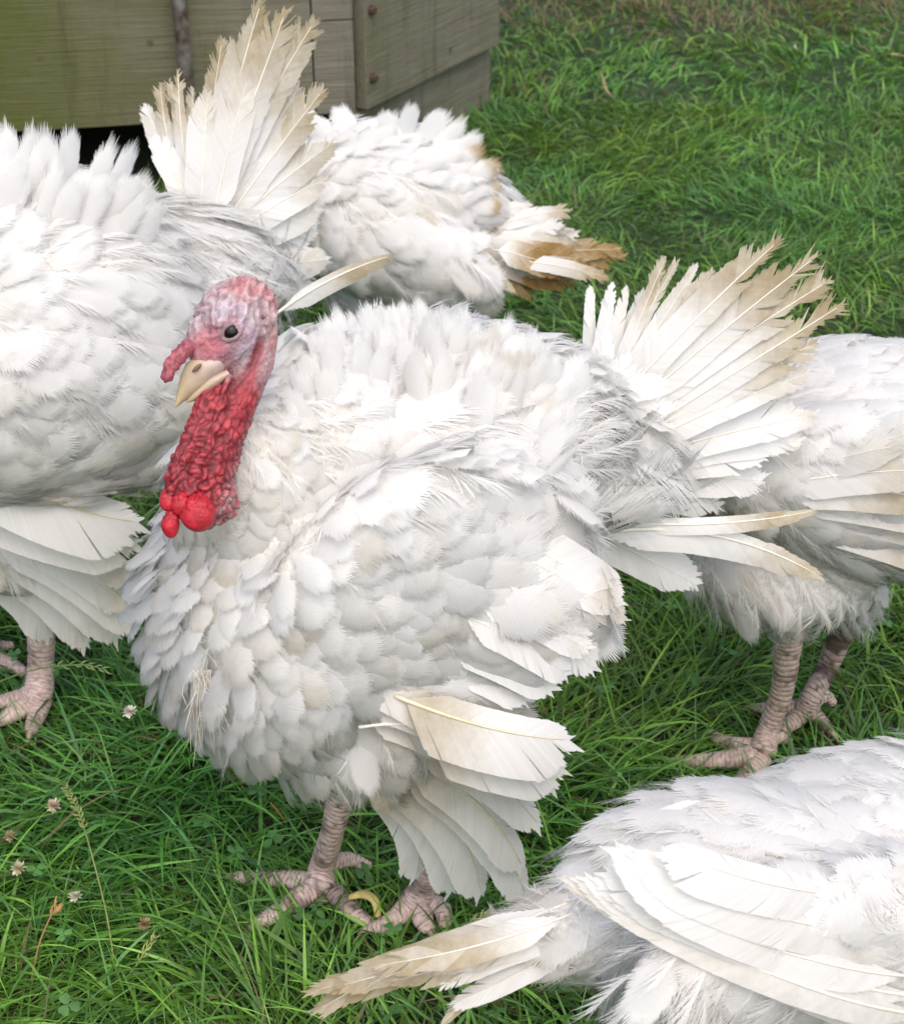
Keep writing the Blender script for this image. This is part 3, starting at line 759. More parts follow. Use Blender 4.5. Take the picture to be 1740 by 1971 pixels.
def build_head(vox=.0013):
    bm = bmesh.new()
    hell(bm, 450, 622, 0, 88, 76, 60, 118)
    hell(bm, 476, 590, 0, 62, 56, 52, 30)
    hell(bm, 420, 668, 0, 66, 46, 42, 130)       # face towards the bill
    hell(bm, 470, 680, 0, 50, 40, 40, 110)       # jaw
    hell(bm, 398, 640, 0, 52, 34, 34, 120)       # brow slope
    hell(bm, 508, 613, 40, 20, 23, 16, 60)       # ear pad
    hell(bm, 440, 612, 46, 36, 12, 14, 150)      # brow ridge over the eye
    hell(bm, 442, 664, 40, 34, 12, 12, 140)      # cheek under the eye
    tube_into(bm, [hp(500, 620), hp(490, 690), hp(452, 770), hp(416, 845), hp(392, 915), hp(392, 985, -5)],
              [36/HS, 38/HS, 44/HS, 50/HS, 54/HS, 60/HS])
    # throat folds from chin to crop
    tube_into(bm, [hp(405, 735, 6), hp(392, 790, 16), hp(368, 850, 22), hp(345, 905, 26), hp(332, 960, 26)], [22/HS, 25/HS, 23/HS, 24/HS, 20/HS])
    tube_into(bm, [hp(440, 720, 30), hp(425, 780, 40), hp(395, 850, 44), hp(360, 915, 44)], [9/HS, 12/HS, 13/HS, 10/HS])
    tube_into(bm, [hp(420, 770, 2), hp(400, 830, 38), hp(385, 880, 44), hp(360, 950, 42)], [16/HS, 16/HS, 15/HS, 14/HS])
    V, N, T = remesh_bm(bm, vox, 4 if vox < .002 else 2, .5)
    x, y, q = hpx(V)
    # carunculated relief
    neck = sstep(690, 780, y + .25*(480-x)); crown = 1-sstep(600, 680, y)
    nz = vn(V, 70.0); fine = vn(V, 330.0, 3.0)
    vor = np.array([noise.voronoi(Vector(np.array([v@HX*175, v@HU*115, v@HN*150])) + Vector((n_*1.6, 0, n_*1.6)))[0] for v, n_ in zip(V, nz)])
    cell = 1 - np.clip(vor[:, 0]/.62, 0, 1)**1.5
    edge = np.clip(vor[:, 1]-vor[:, 0], 0, .35)/.35
    wr = np.array([noise.noise(Vector((v@HX*260, v@HU*75 + 3*n_, v@HN*110))) for v, n_ in zip(V, nz)])     # vertical wrinkles on the pate
    front = sstep(.0, 1.0, (y-700)/220)
    v2 = np.array([noise.voronoi(Vector(v*330.0) + Vector((n_*2, 0, n_)))[0] for v, n_ in zip(V, nz)]); peb = sstep(0, .45, v2[:, 1]-v2[:, 0])
    v3 = np.array([noise.voronoi(Vector(v*78.0) + Vector((n_*2, n_, 0)))[0] for v, n_ in zip(V, nz)]); big = sstep(0, .35, v3[:, 1]-v3[:, 0])
    plate = sstep(0, .75, edge)
    disp = neck*((.0006*cell + .0013*plate + .0016*big*front)*(.4+.8*front) - .0012 + .0010*nz) + .0006*(peb-.5)*(1-.6*neck)*(1-np.exp(-(((x-508)/26)**2+((y-612)/28)**2))) + (1-neck)*(.0006*fine + .0034*crown*wr + .0004*nz)
    def seg_d(pts):
        best = np.full(len(x), 1e9)
        for (ax_, ay_), (bx_, by_) in zip(pts[:-1], pts[1:]):
            ux, uy = bx_-ax_, by_-ay_; tt_ = np.clip(((x-ax_)*ux+(y-ay_)*uy)/(ux*ux+uy*uy), 0, 1)
            best = np.minimum(best, np.hypot(x-ax_-tt_*ux, y-ay_-tt_*uy))
        return best
    jaw = np.exp(-(seg_d([(425, 770), (455, 735), (488, 700), (503, 655)])/7.0)**2)*(q > 0)
    fold1 = np.exp(-(seg_d([(430, 790), (385, 850), (350, 905), (335, 950)])/6.0)**2)*(q > 0)
    fold2 = np.exp(-(seg_d([(395, 770), (372, 820), (345, 870)])/5.0)**2)*(q > 0)
    disp = disp - .0030*jaw - .0026*fold1 - .0018*fold2
    V2 = V + N*disp[:, None]
    red = np.array([.36, .030, .042]); hot = np.array([.46, .075, .075]); pale = np.array([.40, .335, .34]); mauve = np.array([.31, .14, .18]); blue = np.array([.42, .41, .50]); rose = np.array([.55, .16, .16])
    c = np.tile(pale, (len(V), 1))
    def lay(c, col, m): return c*(1-m[:, None]) + col*m[:, None]
    g = lambda cx, cy, rx, ry: np.exp(-(((x-cx)/rx)**2 + ((y-cy)/ry)**2))
    c = lay(c, rose, np.clip(g(480, 552, 42, 34)*(.45+1.1*np.clip(.5+1.5*fine+nz, 0, 1)), 0, .75))
    c = lay(c, rose, np.clip(g(530, 620, 18, 70)*(.6+.8*(fine > 0)), 0, .7))
    c = lay(c, mauve, np.clip(g(415, 665, 40, 38)*1.1, 0, .9))
    c = lay(c, np.array([.50, .12, .14]), np.clip(g(405, 660, 30, 25), 0, .7))
    c = lay(c, mauve, np.clip(g(445, 640, 34, 30)*.5, 0, 1))
    c = lay(c, blue, np.clip(g(478, 645, 26, 44)*.9 + g(440, 598, 46, 22)*.65, 0, .85))
    c = lay(c, pale*1.12, np.clip(g(508, 612, 24, 26)*1.2, 0, 1))
    rn = np.clip(neck*1.15, 0, 1)
    backside = sstep(26, 60, (x-455)*.9 + (y-760)*.38)       # paler nape
    c = lay(c, red*(.8+.35*cell[:, None]) + np.array([.06, .02, .02])*cell[:, None], rn*(1-.75*backside))
    c = lay(c, hot, rn*backside*(cell > .5)*.75)
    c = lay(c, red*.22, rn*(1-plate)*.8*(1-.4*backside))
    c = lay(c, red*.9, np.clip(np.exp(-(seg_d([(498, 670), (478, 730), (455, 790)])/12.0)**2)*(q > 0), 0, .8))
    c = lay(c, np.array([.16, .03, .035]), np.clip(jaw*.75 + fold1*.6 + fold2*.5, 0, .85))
    c = lay(c, np.array([.33, .10, .12]), (1-rn)*(1-peb)*.5*(.4+.6*sstep(-.2, .3, nz)))
    c = lay(c, np.array([.20, .02, .03]), rn*(1-big)*.6*front)
    c = lay(c, np.array([.22, .13, .14]), crown*np.clip(-wr*1.6, 0, .6))
    c = lay(c, np.array([.52, .45, .44]), crown*np.clip(wr*1.2, 0, .5))
    c = lay(c, np.array([.30, .12, .15]), np.exp(-(((x-448)/26)**2+((y-638)/22)**2))*.75)
    return V2, T, np.clip(c, 0, 1), V, N
HEADV, HEADT, HEADC, _hv, _hn = build_head()
HEAD2V, HEAD2T, HEAD2C, _hv, _hn = build_head(.0028)      # lighter copy for the birds whose heads are out of sight
HEAD_BVH = BVHTree.FromPolygons([tuple(v) for v in HEADV], [tuple(int(i) for i in t) for t in HEADT])

def strip_loft(secs, n=16):
    """closed loft through sections (center, e2 half vec, e3 half vec)"""
    V = []; a = np.linspace(0, 2*math.pi, n, endpoint=False)
    for c, e2, e3 in secs: V.append(np.array(c)[None] + np.cos(a)[:, None]*e2 + np.sin(a)[:, None]*e3)
    m = len(secs); V = np.concatenate(V); i = np.arange(m-1)[:, None]*n+np.arange(n)[None]; j = np.arange(m-1)[:, None]*n+(np.arange(n)[None]+1) % n
    Q = np.stack([i, j, j+n, i+n], -1).reshape(-1, 4)
    return V, Q
def head_parts(root, xf=None):
    tr = (lambda v: v) if xf is None else xf
    e_in = lambda ang: (HX*math.cos(R(ang)) - HU*math.sin(R(ang)))/HS
    NN = HN/HS
    # upper bill: sections from face to hooked tip
    secs = []
    for px, py, hh, ww, ang in ((424, 694, 20, 40, 44), (412, 698, 25, 41, 46), (396, 706, 28, 38, 50), (376, 722, 30, 31, 54), (358, 742, 22, 20, 62), (345, 763, 12, 10, 70), (337, 781, 2.5, 2.5, 78)):
        secs.append((hp(px, py), e_in(ang)*hh, NN*ww))
    V, Q = strip_loft(secs, 18)
    x, y, q = hpx(V); tt = np.clip((430-x)/95, 0, 1)
    c = np.array([.46, .36, .34])*(1-tt[:, None]) + np.array([.46, .36, .19])*tt[:, None]
    b = link('upper_beak', mesh_np('upper_beak', tr(V), Q, None, cols=c), M_HORN, root)
    secs = []
    for px, py, hh, ww, ang in ((436, 712, 10, 40, 55), (424, 718, 12, 40, 55), (406, 728, 15, 36, 55), (386, 743, 13, 27, 58), (367, 758, 9, 15, 60), (354, 768, 2, 4, 60)):
        secs.append((hp(px+4, py+4), e_in(ang)*hh, NN*ww))
    V, Q = strip_loft(secs, 16); x, y, q = hpx(V); tt = np.clip((440-x)/95, 0, 1)
    c = np.array([.50, .36, .30])*(1-tt[:, None]) + np.array([.50, .40, .23])*tt[:, None]
    link('lower_beak', mesh_np('lower_beak', tr(V), Q, None, cols=c), M_HORN, root)
    # nostril and mouth corner
    bm = bmesh.new(); M = Matrix([[*(e_in(-45)*11)[:1], 0, 0, 0]]*0 or [[(e_in(-42)*12)[i], (e_in(48)*4)[i], (NN*4)[i], hp(380, 706, 38)[i]] for i in range(3)]+[[0, 0, 0, 1]])
    bmesh.ops.create_icosphere(bm, subdivisions=3, radius=1, matrix=M); me = bpy.data.meshes.new('nostril'); bm.to_mesh(me); bm.free()
    vv = np.array([v.co[:] for v in me.vertices]); vv = tr(vv); me.vertices.foreach_set('co', vv.astype(np.float32).ravel())
    at = me.attributes.new('col', 'FLOAT_COLOR', 'POINT'); at.data.foreach_set('color', np.tile(np.array([.16, .09, .06, 1], np.float32), len(vv)))
    o = link('nostril', me, M_HORN, b); o.matrix_parent_inverse = Matrix.Identity(4)
    # snood draped over the bill root
    bm = bmesh.new()
    tube_into(bm, [hp(418, 650, 14), hp(390, 655, 10), hp(358, 673, 8), hp(334, 699, 8), hp(321, 728, 8)], [11/HS, 15/HS, 16/HS, 15/HS, 11/HS], seg=16)
    V, N, T = remesh_bm(bm, .0012, 3); nz = vn(V, 160.0); f2 = vn(V, 420.0, 2.0); rings = np.sin(hpx(V)[0]*.55 + 2.5*nz); V = V + N*(.0008*nz+.0005*f2+.0005*rings)[:, None]
    c = np.array([.30, .07, .09])*(1+.45*nz[:, None]) + np.array([.14, .10, .12])*np.clip(f2[:, None], 0, 1)
    link('snood', mesh_np('snood', tr(V), None, T, cols=np.clip(c, 0, 1)), M_SKIN, root)
    # wattles: big caruncle balls at the crop
    for px, py, q, a, b_, ang in ((377, 981, 62, 36, 34, 90), (326, 1000, 42, 27, 18, 90), (345, 962, 52, 22, 18, 90), (322, 958, 36, 20, 16, 90)):
        bm = bmesh.new(); hell(bm, px, py, q, a, b_, min(a, b_)*.95, ang)
        hell(bm, px, py-b_*.75, q-8, b_*.5, b_*.55, b_*.5, ang)
        V, N, T = remesh_bm(bm, .0013, 6); nz = vn(V, 95.0); vo = np.array([noise.voronoi(Vector(v*130.0))[0][1]-noise.voronoi(Vector(v*130.0))[0][0] for v in V])
        x, y, _q = hpx(V); top = 1-sstep(py-a*.7, py+a*.2, y)
        V = V + N*(.0012*nz - .0016*np.clip(1-vo/.18, 0, 1)*top)[:, None]
        c = np.array([.43, .018, .03])*(1+.22*nz[:, None]); c = c*(1-.35*(np.clip(1-vo/.18, 0, 1)*top)[:, None])
        link('wattle', mesh_np('wattle', tr(V), None, T, cols=np.clip(c, 0, 1)), M_SKIN, root)
    # eye with lids
    h = HEAD_BVH.ray_cast(Vector(hp(446, 638, 200)), Vector(-HN))[0]; ec = np.array(h) - HN*(12/HS)
    bm = bmesh.new(); bmesh.ops.create_uvsphere(bm, u_segments=24, v_segments=16, radius=19/HS, matrix=Matrix.Translation(ec))
    me = bpy.data.meshes.new('eye'); bm.to_mesh(me); bm.free()
    vv = tr(np.array([v.co[:] for v in me.vertices])); me.vertices.foreach_set('co', vv.astype(np.float32).ravel())
    me.polygons.foreach_set('use_smooth', [True]*len(me.polygons))
    eo = link('eye', me, M_EYE, root)
    a = np.linspace(0, 2*math.pi, 26); e1, e2 = e_in(-35), e_in(55)
    ringp = [ec + HN*(12/HS) + e1*20.5*math.cos(t) + e2*13.5*math.sin(t) - HN*(5/HS)*abs(math.cos(t))**2 for t in a]
    v, q, tc, *_ = sweep(ringp, [5/HS]*26, step=.0012, seg=10, caps=False, up=HN)
    o = link('eyelid', mesh_np('eyelid', tr(v), q, cols=np.tile((.27, .17, .18), (len(v), 1))), M_SKIN, eo); o.matrix_parent_inverse = Matrix.Identity(4)
    # ear opening
    h = np.array(HEAD_BVH.ray_cast(Vector(hp(504, 610, 200)), Vector(-HN))[0])
    M = Matrix([[(e_in(20)*6)[i], (e_in(110)*4)[i], (NN*2.5)[i], (h)[i]] for i in range(3)]+[[0, 0, 0, 1]])
    bm = bmesh.new(); bmesh.ops.create_icosphere(bm, subdivisions=2, radius=1, matrix=M); me = bpy.data.meshes.new('ear_opening'); bm.to_mesh(me); bm.free()
    vv = tr(np.array([v.co[:] for v in me.vertices])); me.vertices.foreach_set('co', vv.astype(np.float32).ravel())
    at = me.attributes.new('col', 'FLOAT_COLOR', 'POINT'); at.data.foreach_set('color', np.tile(np.array([.14, .07, .07, 1], np.float32), len(vv)))
    link('ear_opening', me, M_SKIN, root)
def head_to(target, fwd, scale=1.0, pitch=0.0):
    """rigid move of the head so that it sits at target and looks along fwd"""
    f0 = np.array([-1.0, -.28, 0]); f0 = unit(f0); f1 = unit(np.array([fwd[0], fwd[1], 0]))
    a = math.atan2(f1[1], f1[0]) - math.atan2(f0[1], f0[0]); c, s = math.cos(a), math.sin(a)
    Rz = np.array([[c, -s, 0], [s, c, 0], [0, 0, 1]])
    ax = np.cross([0, 0, 1], f1); K = np.array([[0, -ax[2], ax[1]], [ax[2], 0, -ax[0]], [-ax[1], ax[0], 0]])
    Rp = np.eye(3) + math.sin(pitch)*K + (1-math.cos(pitch))*K@K
    M = Rp @ Rz * scale
    return lambda V: (np.asarray(V)-hp(430, 850)) @ M.T + np.array(target)

# ------------------------------------------------------------------ turkeys
def turkey_root(loc, label):
    e = empty('turkey', (loc[0], loc[1], 0)); tag(e, label, 'turkey', 'flock of white turkeys on the lawn'); return e
def body_mesh(root, tor, ac, xf=None):
    nz = vn(tor.V[::1], 30.0) if len(tor.V) < 1 else 0
    ac.add(tor.V - tor.N*.005, None, tor.T, (.62, .60, .56))
    if xf is not None or xf is None:
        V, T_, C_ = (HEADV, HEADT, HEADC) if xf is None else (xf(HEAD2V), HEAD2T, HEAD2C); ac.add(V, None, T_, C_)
    o = link('body', ac.mesh('body'), M_SKIN, root)
    return o

def bird_middle():
    root = turkey_root(G(650, 1740), 'white strutting tom turkey with red head and wattles, standing in the middle of the flock')
    fwd = (-.87, -.5)
    tor = Torso([(P(730, 1010, 1.20), (.185, .155, .155)), (P(505, 1180, 1.10), (.095, .12, .125)), (P(610, 1370, 1.10), (.06, .08, .055)),
                 (P(800, 830, 1.22), (.15, .125, .085)), (P(1060, 900, 1.29), (.10, .085, .075)), (P(1180, 900, 1.34), (.06, .06, .05)),
                 (P(830, 1110, 1.078), (.15, .040, .115), 8), (P(990, 1180, 1.095), (.085, .035, .065), 10), (P(960, 830, 1.25), (.10, .10, .085)), (P(600, 850, 1.165), (.08, .09, .085)), (P(1100, 860, 1.30), (.07, .07, .06)), (P(480, 930, 1.10), (.065, .065, .075)), (P(448, 992, 1.098), (.05, .05, .05)),
                 (P(720, 1400, 1.10), (.055, .06, .05)), (P(890, 1290, 1.085), (.085, .03, .05), 12), (P(800, 1385, 1.08), (.06, .03, .03), 14)], fwd)
    ac = Acc()
    g = lambda x, y, z=.0: G(x, y, z)
    ft = g(618, 1700, .03)
    leg(ac, [P(668, 1440, 1.16), P(655, 1530, 1.165), P(640, 1600, 1.17), g(622, 1665, .035), g(615, 1705, .02)], [.017, .0135, .0115, .0135, .017],
        [([g(610, 1700, .018), g(545, 1692, .012), g(480, 1690, .007), g(452, 1688, .005)], [.0115, .010, .008, .006]),
         ([g(612, 1705, .016), g(570, 1735, .014), g(520, 1765, .009), g(490, 1782, .006)], [.0125, .0115, .009, .0065]),
         ([g(640, 1712, .016), g(662, 1738, .012), g(692, 1766, .008), g(712, 1775, .006)], [.0115, .0105, .008, .006])], ft, mud=.55)
    scuted(ac, [g(640, 1660, .03), g(675, 1655, .024), g(712, 1668, .018)], [.009, .0075, .005], mud=.5)
    leg(ac, [P(830, 1480, 1.15), P(835, 1600, 1.15), g(820, 1690, .05), g(800, 1735, .02)], [.016, .0135, .0125, .016],
        [([g(790, 1738, .018), g(765, 1765, .014), g(735, 1782, .01), g(712, 1788, .006)], [.0115, .0105, .008, .006]),
         ([g(805, 1742, .018), g(815, 1772, .014), g(828, 1792, .008)], [.0125, .011, .007]),
         ([g(825, 1735, .018), g(850, 1752, .012), g(858, 1785, .006)], [.0115, .0105, .007])], None, mud=.5)
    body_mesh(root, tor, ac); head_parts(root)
    gs = [  # x, y, dir, L, W, lift, down, dirt, region, square
        (560, 760, .5, -.5, .030, .026, 22, .55, .05, 'neck_plumage'), (530, 860, .7, .5, .026, .022, 26, .6, .14, 'neck_plumage'),
        (480, 960, .4, .8, .024, .017, 30, .5, .22, 'neck_plumage'), (400, 1040, -.1, .9, .026, .014, 34, .25, .28, 'neck_plumage'), (440, 1090, .1, 1, .030, .016, 34, .2, .24, 'breast_plumage'),
        (650, 700, .1, -1, .046, .026, 42, .1, .0, 'back_plumage', .6), (800, 690, .15, -1, .050, .028, 40, .1, .0, 'back_plumage', .6), (940, 700, .25, -1, .050, .028, 38, .15, .0, 'back_plumage', .6),
        (1040, 760, .6, -.8, .048, .026, 30, .4, .03, 'back_plumage'), (700, 820, .55, -.45, .046, .032, 22, .4, .0, 'back_plumage'), (880, 800, .7, -.4, .050, .034, 20, .5, .0, 'back_plumage'),
        (1000, 880, 1, -.15, .060, .036, 18, .75, .04, 'rump_plumage'), (1120, 900, 1, 0, .075, .04, 18, .95, .06, 'rump_plumage'), (1200, 890, 1, .05, .085, .04, 14, .95, .04, 'rump_plumage'), (1120, 980, 1, .15, .07, .036, 14, .9, .08, 'rump_plumage'),
        (620, 940, .95, .1, .042, .032, 13, .35, .05, 'wing_plumage'), (800, 930, 1, -.05, .052, .036, 11, .25, .02, 'wing_plumage'), (940, 980, 1, .1, .058, .042, 9, .1, .02, 'wing_plumage', .4),
        (680, 1060, .97, .2, .044, .032, 13, .2, .08, 'wing_plumage'), (820, 1090, .95, .25, .052, .038, 10, .06, .05, 'wing_plumage', .4), (980, 1110, .9, .4, .058, .044, 9, .05, .04, 'wing_plumage', .5),
        (640, 1190, .75, .6, .042, .032, 14, .2, .1, 'wing_plumage'), (780, 1210, .85, .5, .040, .028, 15, .08, .30, 'wing_plumage', .3), (900, 1200, .9, .4, .042, .03, 13, .05, .28, 'wing_plumage', .3), (1040, 1210, .95, .3, .060, .044, 9, .05, .12, 'wing_plumage', .5),
        (760, 1330, .8, .6, .055, .036, 10, .2, .12, 'wing_plumage'), (920, 1300, .95, .3, .06, .038, 9, .15, .1, 'wing_plumage', .5),
        (300, 1130, -.15, 1, 0.0403, .0165, 35, .1, .08, 'breast_plumage', .5), (350, 1200, .05, 1, 0.0426, .0165, 39, .1, .14, 'breast_plumage', .5), (420, 1250, .25, 1, 0.0448, .0165, 37, .1, .1, 'breast_plumage', .5),
        (300, 1280, -.1, 1, 0.047, .0165, 37, .1, .06, 'breast_plumage', .5), (490, 1180, .45, .9, .038, .024, 24, .15, .12, 'breast_plumage', .4), (520, 1330, .4, 1, 0.0448, .0165, 35, .1, .08, 'breast_plumage', .5),
        (600, 1420, .4, 1, 0.0448, .0165, 37, .25, .1, 'breast_plumage', .4), (560, 1260, .6, .8, .042, .028, 18, .2, .1, 'breast_plumage'), (420, 1380, .1, 1, 0.047, .0165, 37, .1, .1, 'breast_plumage', .4), (660, 1460, .4, 1, .046, .02, 24, .8, .14, 'belly_plumage'), (780, 1430, .6, .9, .05, .024, 16, .8, .2, 'belly_plumage')]
    plumage(root, tor, gs, .0118, 3, singles=280)
    # standing ruff of the back
    rng = np.random.default_rng(5); it = []
    prof_x = [545, 580, 640, 690, 745, 790, 840, 885, 925, 972, 1012, 1060, 1120]; prof_y = [715, 650, 592, 584, 578, 566, 584, 582, 604, 598, 602, 622, 720]
    for k in range(126):
        tx = 550 + 565*(k % 42 + rng.random())/42; ty = np.interp(tx, prof_x, prof_y) + abs(rng.normal(0, 15)) + 34*(k//36) + (rng.random() < .3)*24
        bx = tx + 8 - (tx-800)*.24 + rng.normal(0, 14); it.append((bx, ty + 105 + 12*rng.random(), tx, ty, 34+14*rng.random()))
    ruff(root, tor, it, 5, dirts=[.5 if 930 < q[2] < 1070 and rng.random() < .35 else .02 for q in it])
    # tail fan
    tf = [((1140,790),(1137,552),26,.1),((1150,790),(1178,545),30,.1),((1155,790),(1207,552),28,.15),((1160,795),(1240,560),30,.2),((1165,795),(1282,495),30,.75),((1168,800),(1307,500),28,.7),((1170,800),(1342,512),34,.45),((1172,800),(1372,522),44,.5),
          ((1178,800),(1428,512),50,.7),((1172,790),(1500,462),66,.85),((1188,808),(1572,492),78,.9),((1195,815),(1596,540),70,.85),((1225,835),(1622,585),66,.95),((1215,850),(1570,660),70,.7),((1215,865),(1555,720),74,.35),
          ((1210,885),(1565,800),86,.4),((1205,900),(1540,850),84,.3),((1195,915),(1465,925),96,.15),((1190,935),(1385,975),80,.12),((1180,905),(1470,880),80,.1)]
    for i, (b, t, w_, dt) in enumerate(tf):
        big = w_ > 60
        feather_px(root, 'tail_feather', b, t, w_, 1.335 - .006*i*.3, 1.40 - .004*i, tilt=(.2*(-1)**i*.5, 0, .15), sweep_=.015, bow=.03, dirt=dt, d0=.55 if i < 15 else .8, wear=.95 if dt > .5 else .55, nb=80 if big else 56, asym=.42, seed=200+i, blunt=.55 if big else .35, thick=1.15 if big else .7)
    rc = np.random.default_rng(55)
    for i in range(26):
        a = rc.random(); bx, by = 1090+40*rc.random(), 800+90*rc.random(); ang = R(-78 + 95*a); ln = 120+70*rc.random()
        feather_px(root, 'tail_covert', (bx, by), (bx+ln*math.cos(ang), by+ln*math.sin(ang)), 44+14*rc.random(), 1.27, 1.29+.02*rc.random(), tilt=(rc.normal(0, .2), 0, .2), sweep_=rc.normal(0, .03), bow=.02, dirt=.1, wear=.75, nb=36, seed=260+i, blunt=.7, thick=.35, dirt0=.03)
    feather_px(root, 'tail_feather', (1170, 1003), (1572, 982), 34, 1.27, 1.30, sweep_=-.035, dirt=.7, d0=.55, wear=.3, asym=.62, seed=240, blunt=.25, dirt0=.16)
    feather_px(root, 'tail_feather', (1120, 1030), (1582, 1112), 62, 1.25, 1.28, sweep_=.07, dirt=.75, d0=.62, wear=.45, asym=.72, seed=241, blunt=.12, thick=1.5)
    feather_px(root, 'tail_feather', (1130, 1020), (1340, 1125), 90, 1.27, 1.29, sweep_=.03, dirt=.1, d0=.8, wear=.5, seed=242, blunt=.6, thick=.7)
    # secondaries and primaries of the drooped wing
    wf = [((980,1030),(1190,1165),74,1.055,1.09,.25),((985,1060),(1200,1195),66,1.05,1.09,.45),((960,1090),(1180,1170),70,1.045,1.08,.3),((930,1120),(1140,1290),82,1.03,1.07,.08),((900,1150),(1130,1250),80,1.02,1.06,.2),((880,1180),(1090,1300),84,1.015,1.055,.1),((850,1230),(1060,1330),84,1.02,1.05,.1),((800,1260),(1010,1350),80,1.02,1.05,.15)]
    for i, (b, t, w_, yb, yt, dt) in enumerate(wf):
        feather_px(root, 'wing_feather', b, t, w_*1.15, yb+.035, yt+.02, tilt=(0, 0, .25), sweep_=.03, bow=.05, dirt=dt, d0=.6, wear=.25, nb=60, seed=300+i, blunt=.8, thick=.45, asym=.4)
    pf = [((760,1340),(1095,1425),120,1.03,1.055,.06,-.06),((800,1400),(1080,1475),110,1.035,1.06,.05,-.04),((790,1390),(1065,1510),80,1.045,1.07,.08,.06),((770,1420),(1038,1590),76,1.055,1.08,.06,.05),
          ((755,1440),(1005,1670),78,1.06,1.09,.1,.06),((735,1450),(1012,1728),84,1.06,1.10,.12,.10),((715,1460),(925,1722),86,1.07,1.11,.1,.10),((700,1470),(870,1715),84,1.08,1.12,.1,.11),((690,1480),(800,1690),70,1.09,1.13,.1,.1)]
    for i, (b, t, w_, yb, yt, dt, swp) in enumerate(pf):
        feather_px(root, 'wing_feather', b, t, w_, yb, yt, tilt=(0, 0, .2), sweep_=swp, bow=.04, dirt=-.55, d0=.30, dirt0=.62, wear=.2, nb=70, seed=330+i, blunt=.8, thick=1.5, asym=.68, qmat=M_QUILL_Y)
    # soft underwing feathers over the roots
    for i, (b, t, w_) in enumerate((((680,1300),(860,1400),90),((690,1340),(900,1425),84),((700,1380),(850,1440),70),((700,1410),(790,1500),60),((690,1440),(750,1560),56),((820,1380),(960,1400),60))):
        feather_px(root, 'wing_feather', b, t, w_, 1.03+.004*i, 1.045+.004*i, tilt=(0, 0, .15), sweep_=.03, bow=.07, dirt=.35, d0=.5, dirt0=.30, wear=.4, nb=36, seed=360+i, blunt=.7, thick=.5)
    feather_px(root, 'wing_feather', (690, 1400), (985, 1488), 22, 1.02, 1.05, sweep_=.12, dirt=.9, d0=.45, dirt0=.3, wear=.3, nb=40, seed=371, blunt=.2, thick=1.2)
    # beard
    ac = Acc(); rb = np.random.default_rng(8); by_ = tor.hit(385, 1300)[1]-.024
    for i in range(60):
        b = P(388+rb.normal(0, 9), 1290, by_+.014); t = P(392+rb.normal(0, 22), 1398+rb.normal(0, 24), by_-.006+rb.random()*.014)
        v, q, tc, *_ = sweep([b, (b+t)/2+np.array([rb.normal(0, .003), 0, 0]), t], [.0008, .0007, .0003], step=.012, seg=4)
        ac.add(v, q, tc, dirt=.30+.3*rb.random(), barb=rb.random())
    o = link('beard', ac.mesh('beard', cols=False), M_FEATHER, root); o['kind'] = 'stuff'
bird_middle()

